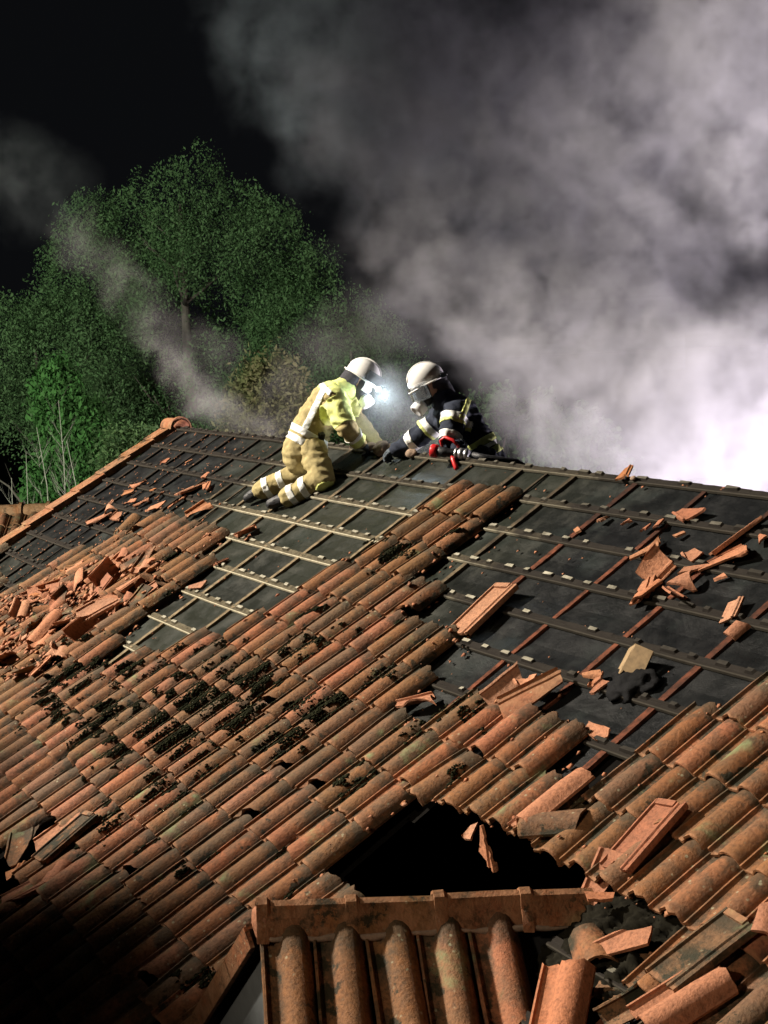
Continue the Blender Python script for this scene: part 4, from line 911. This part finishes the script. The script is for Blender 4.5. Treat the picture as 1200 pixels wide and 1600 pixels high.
head_kit(p1, V['head'], RT * .80 - UP * .48 - FW * .25, UP * .85 + RT * .5, visor_up=True)
bm = bmesh.new(); box(bm, (0, 0, 0), (.07, .05, .09)); bobj('belt_pouch', bm, M_BLACK, p1, Matrix.Translation(V['pelvis'] + RT * .13 - FW * .15 + UP * .06) @ Matrix.Rotation(.5, 4, 'Y'))
bm = bmesh.new(); lathe(bm, [(.004, 0), (.020, .002), (.024, .03), (.020, .034), (.004, .036)], 14); bobj('added_mask_lamp', bm, M_LAMP, p1, Matrix.Translation(V['head'] + RT * .155 - UP * .115 - FW * .10))  # unseen glowing part, added with a light for the bluish halo at the mask
l = bpy.data.lights.new('added_mask_light', 'POINT'); l.energy = 6.5; l.color = (.78, .92, 1); l.shadow_soft_size = .04; lo = bpy.data.objects.new('added_mask_light', l); lo.matrix_basis = Matrix.Translation(V['head'] + RT * .19 - UP * .16 - FW * .17); link(lo, p1)
J2 = {'pelvis': (6.008, 0.313, -0.006), 'spine': (5.962, 0.263, 0.135), 'chest': (5.894, 0.179, 0.308), 'neck': (5.821, 0.085, 0.476), 'head': (5.764, 0.003, 0.577), 'shN': (6.075, 0.061, 0.357), 'elN': (6.14, -0.045, 0.14), 'wrN': (6.25, -0.009, 0.067), 'haN': (6.317, 0.002, 0.035), 'shF': (5.657, 0.161, 0.301), 'elF': (5.546, 0.019, 0.149), 'wrF': (5.387, -0.097, 0.048), 'haF': (5.318, -0.127, 0.02), 'hipN': (6.148, 0.25, -0.024), 'kneeN': (5.98, 0.20, -0.02), 'ankN': (6.02, 0.50, -0.20), 'toeN': (6.02, 0.60, -0.27), 'hipF': (5.868, 0.361, -0.03), 'kneeF': (5.70, 0.26, -0.06), 'ankF': (5.73, 0.58, -0.25), 'toeF': (5.73, 0.68, -0.33)}
p2, V, jk, tr = person('firefighter in a navy suit crouching behind the ridge with a red nozzle, facing left', J2, M_NAVY, M_NAVY, None, None, M_GLOVE2, 6.)
a1 = (V['elN'] - V['shN']).normalized(); stripe(jk, p2, V['shN'].lerp(V['elN'], .22), a1, .027, M_REF, lim=(V['shN'].lerp(V['elN'], .22), .16), name='sleeve_stripe', off=.006)
f1 = (V['wrN'] - V['elN']).normalized(); stripe(jk, p2, V['shN'].lerp(V['elN'], .86), a1, .032, M_REF, lim=(V['shN'].lerp(V['elN'], .86), .13), name='sleeve_stripe', off=.006)
a2 = (V['elF'] - V['shF']).normalized(); f2 = (V['wrF'] - V['elF']).normalized()
stripe(jk, p2, V['shF'].lerp(V['elF'], .5), a2, .027, M_REF, lim=(V['shF'].lerp(V['elF'], .5), .15), name='sleeve_stripe', off=.006)
stripe(jk, p2, V['elF'].lerp(V['wrF'], .3), f2, .032, M_REF, lim=(V['elF'].lerp(V['wrF'], .3), .13), name='sleeve_stripe', off=.006)
for q, a in ((V['shN'].lerp(V['elN'], .22), a1), (V['shF'].lerp(V['elF'], .5), a2)): stripe(jk, p2, q + a * .040, a, .012, M_YEL, lim=(q + a * .04, .16), name='sleeve_edge', off=.006)
sp2 = (V['chest'] - V['pelvis']).normalized()
stripe(jk, p2, V['chest'] + sp2 * -.01 + RT * .02, UP * .4 - RT * .9, .020, M_YEL, clip=[(V['spine'] + sp2 * .02, -sp2), (V['chest'] + sp2 * .1, sp2)], lim=(V['chest'] - FW * .18 + RT * .16, .22), name='back_stripe', off=.006)
stripe(jk, p2, V['pelvis'] + sp2 * .085, sp2, .028, M_YEL, lim=(V['pelvis'] + RT * .12, .30), name='waist_stripe', off=.006)
stripe(jk, p2, V['pelvis'] + sp2 * .035, sp2, .018, M_REF, lim=(V['pelvis'] + RT * .12, .30), name='waist_stripe', off=.006)
stripe(jk, p2, V['pelvis'] - sp2 * .02, sp2, .028, M_YEL, lim=(V['pelvis'] + RT * .12, .30), name='waist_stripe', off=.006)
head_kit(p2, V['head'], -RT * .86 - UP * .38 - FW * .30, UP * .92 - RT * .36)
# ------------------------------------------------------------------ hose nozzle in the near hand of the second firefighter
nz = thing('hose_nozzle', (6.24, -.10, .0), 'red and black fire hose nozzle with red handle and steel coupling held on the ridge', 'hose nozzle')
N0, N1, N2 = Vector((6.14, -0.176, 0.075)), Vector((6.238, -0.101, 0.06)), Vector((6.374, 0.002, 0.045)); ax = (N2 - N0).normalized()
Mn = N0.copy(); q = Vector((0, 0, 1)).rotation_difference(ax).to_matrix().to_4x4(); MN = Matrix.Translation(N0) @ q
bm = bmesh.new(); lathe(bm, [(.030, -.028), (.050, -.030), (.054, -.022), (.054, .012), (.048, .022), (.030, .024)], 22, MN); bobj('bumper_ring', bm, M_RED, nz, None, True)
bm = bmesh.new(); lathe(bm, [(.032, .02), (.040, .03), (.042, .09), (.034, .10), (.034, .17), (.026, .18)], 20, MN); bobj('barrel', bm, M_BLACK, nz, None, True)
bm = bmesh.new(); lathe(bm, [(.030, .17), (.044, .175), (.044, .19), (.038, .195), (.038, .205), (.046, .21), (.046, .235), (.038, .24), (.038, .25), (.044, .256), (.044, .28), (.030, .285)], 20, MN); bobj('coupling', bm, M_STEEL, nz, None, True)
bm = bmesh.new(); tube(bm, [N0 + ax * .07 + UP * .02, N0 + ax * .045 + UP * .085, N0 + ax * .08 + UP * .115, N0 + ax * .15 + UP * .10, N0 + ax * .20 + UP * .05], [.012, .013, .014, .014, .012], 10); bobj('bail_handle', bm, M_RED, nz, None, True)
bm = bmesh.new(); tube(bm, [N0 + ax * .14 - UP * .01, N0 + ax * .155 - UP * .06 - FW * .02, N0 + ax * .175 - UP * .115 - FW * .05, N0 + ax * .182 - UP * .13 - FW * .055], [.018, .021, .020, .014], 10); bobj('pistol_grip', bm, M_RED, nz, None, True)
bm = bmesh.new(); tube(bm, [N2 + ax * .02, N2 + ax * .12 + UP * -.01, N2 + ax * .2 + Vector((0, .2, -.05)), N2 + Vector((.3, .6, -.3)), N2 + Vector((.5, 1.4, -.8)), N2 + Vector((.4, 2.6, -1.5))], .026, 10); setp(bobj('fire_hose', bm, M_BLACK, None, None, True), 'dark fire hose running from the nozzle coupling down behind the ridge', 'hose')
for u, s, r, lab in ((5.02, .03, .075, 'brown lump of old mortar on the ridge between the two firefighters'), (4.78, .02, .045, 'small grey mortar lump by the glove of the tan firefighter'), (5.55, .05, .04, 'pale mortar crumb on the ridge under the navy firefighter'), (8.52, .05, .018, 'pale wooden chip on the bare ridge line at right')):
    bm = bmesh.new(); bmesh.ops.create_icosphere(bm, subdivisions=3, radius=r)
    for v in bm.verts: v.co = Vector((v.co.x * 1.5, v.co.y, v.co.z * .75)) * (1 + .35 * noise.noise(v.co * 22 + Vector((u, 0, 0))))
    setp(bobj('mortar_lump', bm, M_MORTAR, None, RM(u, s, .05), True), lab, 'mortar lump')
# ------------------------------------------------------------------ smoke: density grids grown from puffs, warped and broken up by noise
def smoke(name, puffs, lo, hi, vox, dens, color, aniso=.0, warp=.9, wscale=.55, f0=1.1, thr=.40, absorb=(0, 0, 0)):
    m = bpy.data.materials.new(name); m.use_nodes = True; nt = m.node_tree; nt.nodes.clear()
    out = nt.nodes.new('ShaderNodeOutputMaterial'); pv = nt.nodes.new('ShaderNodeVolumePrincipled'); nt.links.new(pv.outputs[0], out.inputs['Volume'])
    pv.inputs['Color'].default_value = (*color, 1); pv.inputs['Density'].default_value = dens; pv.inputs['Anisotropy'].default_value = aniso; pv.inputs['Absorption Color'].default_value = (*absorb, 1)
    ng = bpy.data.node_groups.new(name, 'GeometryNodeTree'); ng.interface.new_socket('Geometry', in_out='OUTPUT', socket_type='NodeSocketGeometry')
    t = NT(ng); go = t.new('NodeGroupOutput'); pos = t.new('GeometryNodeInputPosition').outputs[0]
    def vm(op, a, b):
        n = t.new('ShaderNodeVectorMath', operation=op)
        for i, x in enumerate((a, b)):
            if isinstance(x, bpy.types.NodeSocket): t.l.new(x, n.inputs[i])
            elif op == 'SCALE' and i == 1: n.inputs['Scale'].default_value = x
            else: n.inputs[i].default_value = x
        return n.outputs['Value'] if op == 'DISTANCE' else n.outputs['Vector']
    nc = t.noise(pos, wscale, 4, .55, out='Color'); w1 = vm('SCALE', vm('SUBTRACT', nc, (.5, .5, .5)), warp * 2)
    nc2 = t.noise(pos, wscale * 3.3, 4, .6, out='Color'); w2 = vm('SCALE', vm('SUBTRACT', nc2, (.5, .5, .5)), warp * .8)
    wp = vm('ADD', vm('ADD', pos, w1), w2); tot = None
    for x, y, z, r, d in puffs:
        v = t.mapr(vm('DISTANCE', wp, (x, y, z)), r * 1.25, r * .15, 0, d, True); tot = v if tot is None else t.math('ADD', tot, v)
    n = t.noise(wp, f0, 8, .62); br = t.mapr(n, thr, thr + .20, .03, 1.15)
    de = t.math('MULTIPLY', tot, br)
    de = t.math('MULTIPLY', de, t.math('GREATER_THAN', de, .012))
    vc = t.new('GeometryNodeVolumeCube'); t.l.new(de, vc.inputs['Density']); vc.inputs['Min'].default_value = lo; vc.inputs['Max'].default_value = hi
    for ax_, a, b in zip('XYZ', lo, hi): vc.inputs['Resolution ' + ax_].default_value = max(8, int((b - a) / vox))
    sm = t.new('GeometryNodeSetMaterial'); sm.inputs['Material'].default_value = m; t.l.new(vc.outputs[0], sm.inputs[0]); t.l.new(sm.outputs[0], go.inputs[0])
    vd = bpy.data.volumes.new(name); vd.materials.append(m); o = bpy.data.objects.new(name, vd); COL.objects.link(o); md = o.modifiers.new('smoke', 'NODES'); md.node_group = ng
    return setp(o, kind='stuff')
PUFF = [(5.2, 8.2, 3.0, 1.7, .6), (4.9, 7.9, 5.5, 1.9, .6), (5.0, 8.6, .8, 1.2, .7), (-2.9, 3.6, 3.6, 1.0, .5), (-2.6, 3.9, 4.2, 1.3, .6), (-1.9, 4.1, 2.4, .8, .4), (2.0, 6.9, 5.3, 1.6, .7), (.6, 6.2, 2.2, 1.0, .45), (3.437, 5.368, -0.446, 1.3, 1.2), (2.272, 5.324, -0.427, 1.2, 1.0), (1.858, 4.624, -0.096, 1.1, 0.9), (2.672, 6.246, 0.203, 1.1, 0.9), (1.895, 5.835, 0.137, 1.0, 0.9), (0.636, 4.56, 0.264, 1.0, 0.8), (-0.494, 4.743, 0.903, 0.9, 0.7), (-0.124, 5.501, 1.118, 1.1, 0.7), (1.167, 5.636, 0.53, 0.9, 0.7), (-0.824, 4.23, 1.342, 0.8, 0.6), (-2.013, 4.303, 1.986, 1.0, 0.5), (-1.527, 5.237, 2.031, 1.0, 0.5), (-1.899, 4.786, 3.01, 1.2, 0.45), (-3.3, 4.25, 3.973, 1.1, 0.55), (-3.172, 4.964, 4.67, 1.5, 0.8), (-3.8, 3.8, 5.4, 1.5, 0.40), (-1.547, 5.739, 4.099, 1.5, 0.45), (-0.079, 6.141, 3.246, 1.3, 0.5), (-0.007, 6.639, 4.635, 1.6, 0.5), (1.45, 7.082, 4.012, 1.4, 0.8), (2.406, 6.422, 2.81, 0.9, 0.8), (2.536, 6.492, 2.134, 0.6, 0.7), (-1.136, 6.15, 2.686, 1.1, 0.4), (-1.507, 3.869, 0.782, 0.5, 0.25), (-1.81, 9.16, 2.565, 2.2, 0.12), (-3.897, 7.741, 4.02, 3.0, 0.12), (-1.245, 7.731, 1.256, 1.2, 0.2)]
WISP = [(0.594, 0.729, -0.035, 0.30, 0.8), (0.209, 0.468, 0.113, 0.33, 0.9), (-0.136, 0.304, 0.334, 0.33, 1.2), (-0.452, 0.204, 0.594, 0.30, 1.6), (-0.722, 0.202, 0.892, 0.28, 0.9), (-1.128, 0.17, 1.239, 0.34, 0.55), (-1.578, 0.068, 1.639, 0.36, 0.5), (-2.071, -0.11, 2.056, 0.38, 0.45), (-2.537, -0.276, 2.324, 0.32, 0.35), (-0.705, 0.631, 0.76, 0.5, 0.2), (0.969, 0.849, 0.185, 0.36, 0.4), (0.177, 1.645, 0.713, 0.5, 0.18), (-0.051, 2.365, 0.987, 0.6, 0.22), (-4.525, -0.16, 3.15, 0.8, 0.13), (-4.795, -0.598, 3.431, 0.7, 0.1)]
smoke('smoke_plume', PUFF, (-7, 1.8, -2), (7.6, 11, 7.5), .058, .85, (.78, .785, .85), f0=2.0, warp=1.05, thr=.42)
smoke('smoke_wisp', WISP, (-6, -1.6, -.6), (2.2, 3.4, 4.6), .055, .62, (.80, .78, .78), warp=.42, wscale=1.2, f0=2.6)
smoke('breath_smoke', [(4.86, .06, .40, .36, 1.0), (4.5, .55, .12, .35, .5), (5.3, .35, .15, .3, .4)], (3.9, -.5, -.3), (6.0, 1.2, 1.0), .035, 1.0, (.8, .85, .88), warp=.2, wscale=2.5, f0=4)
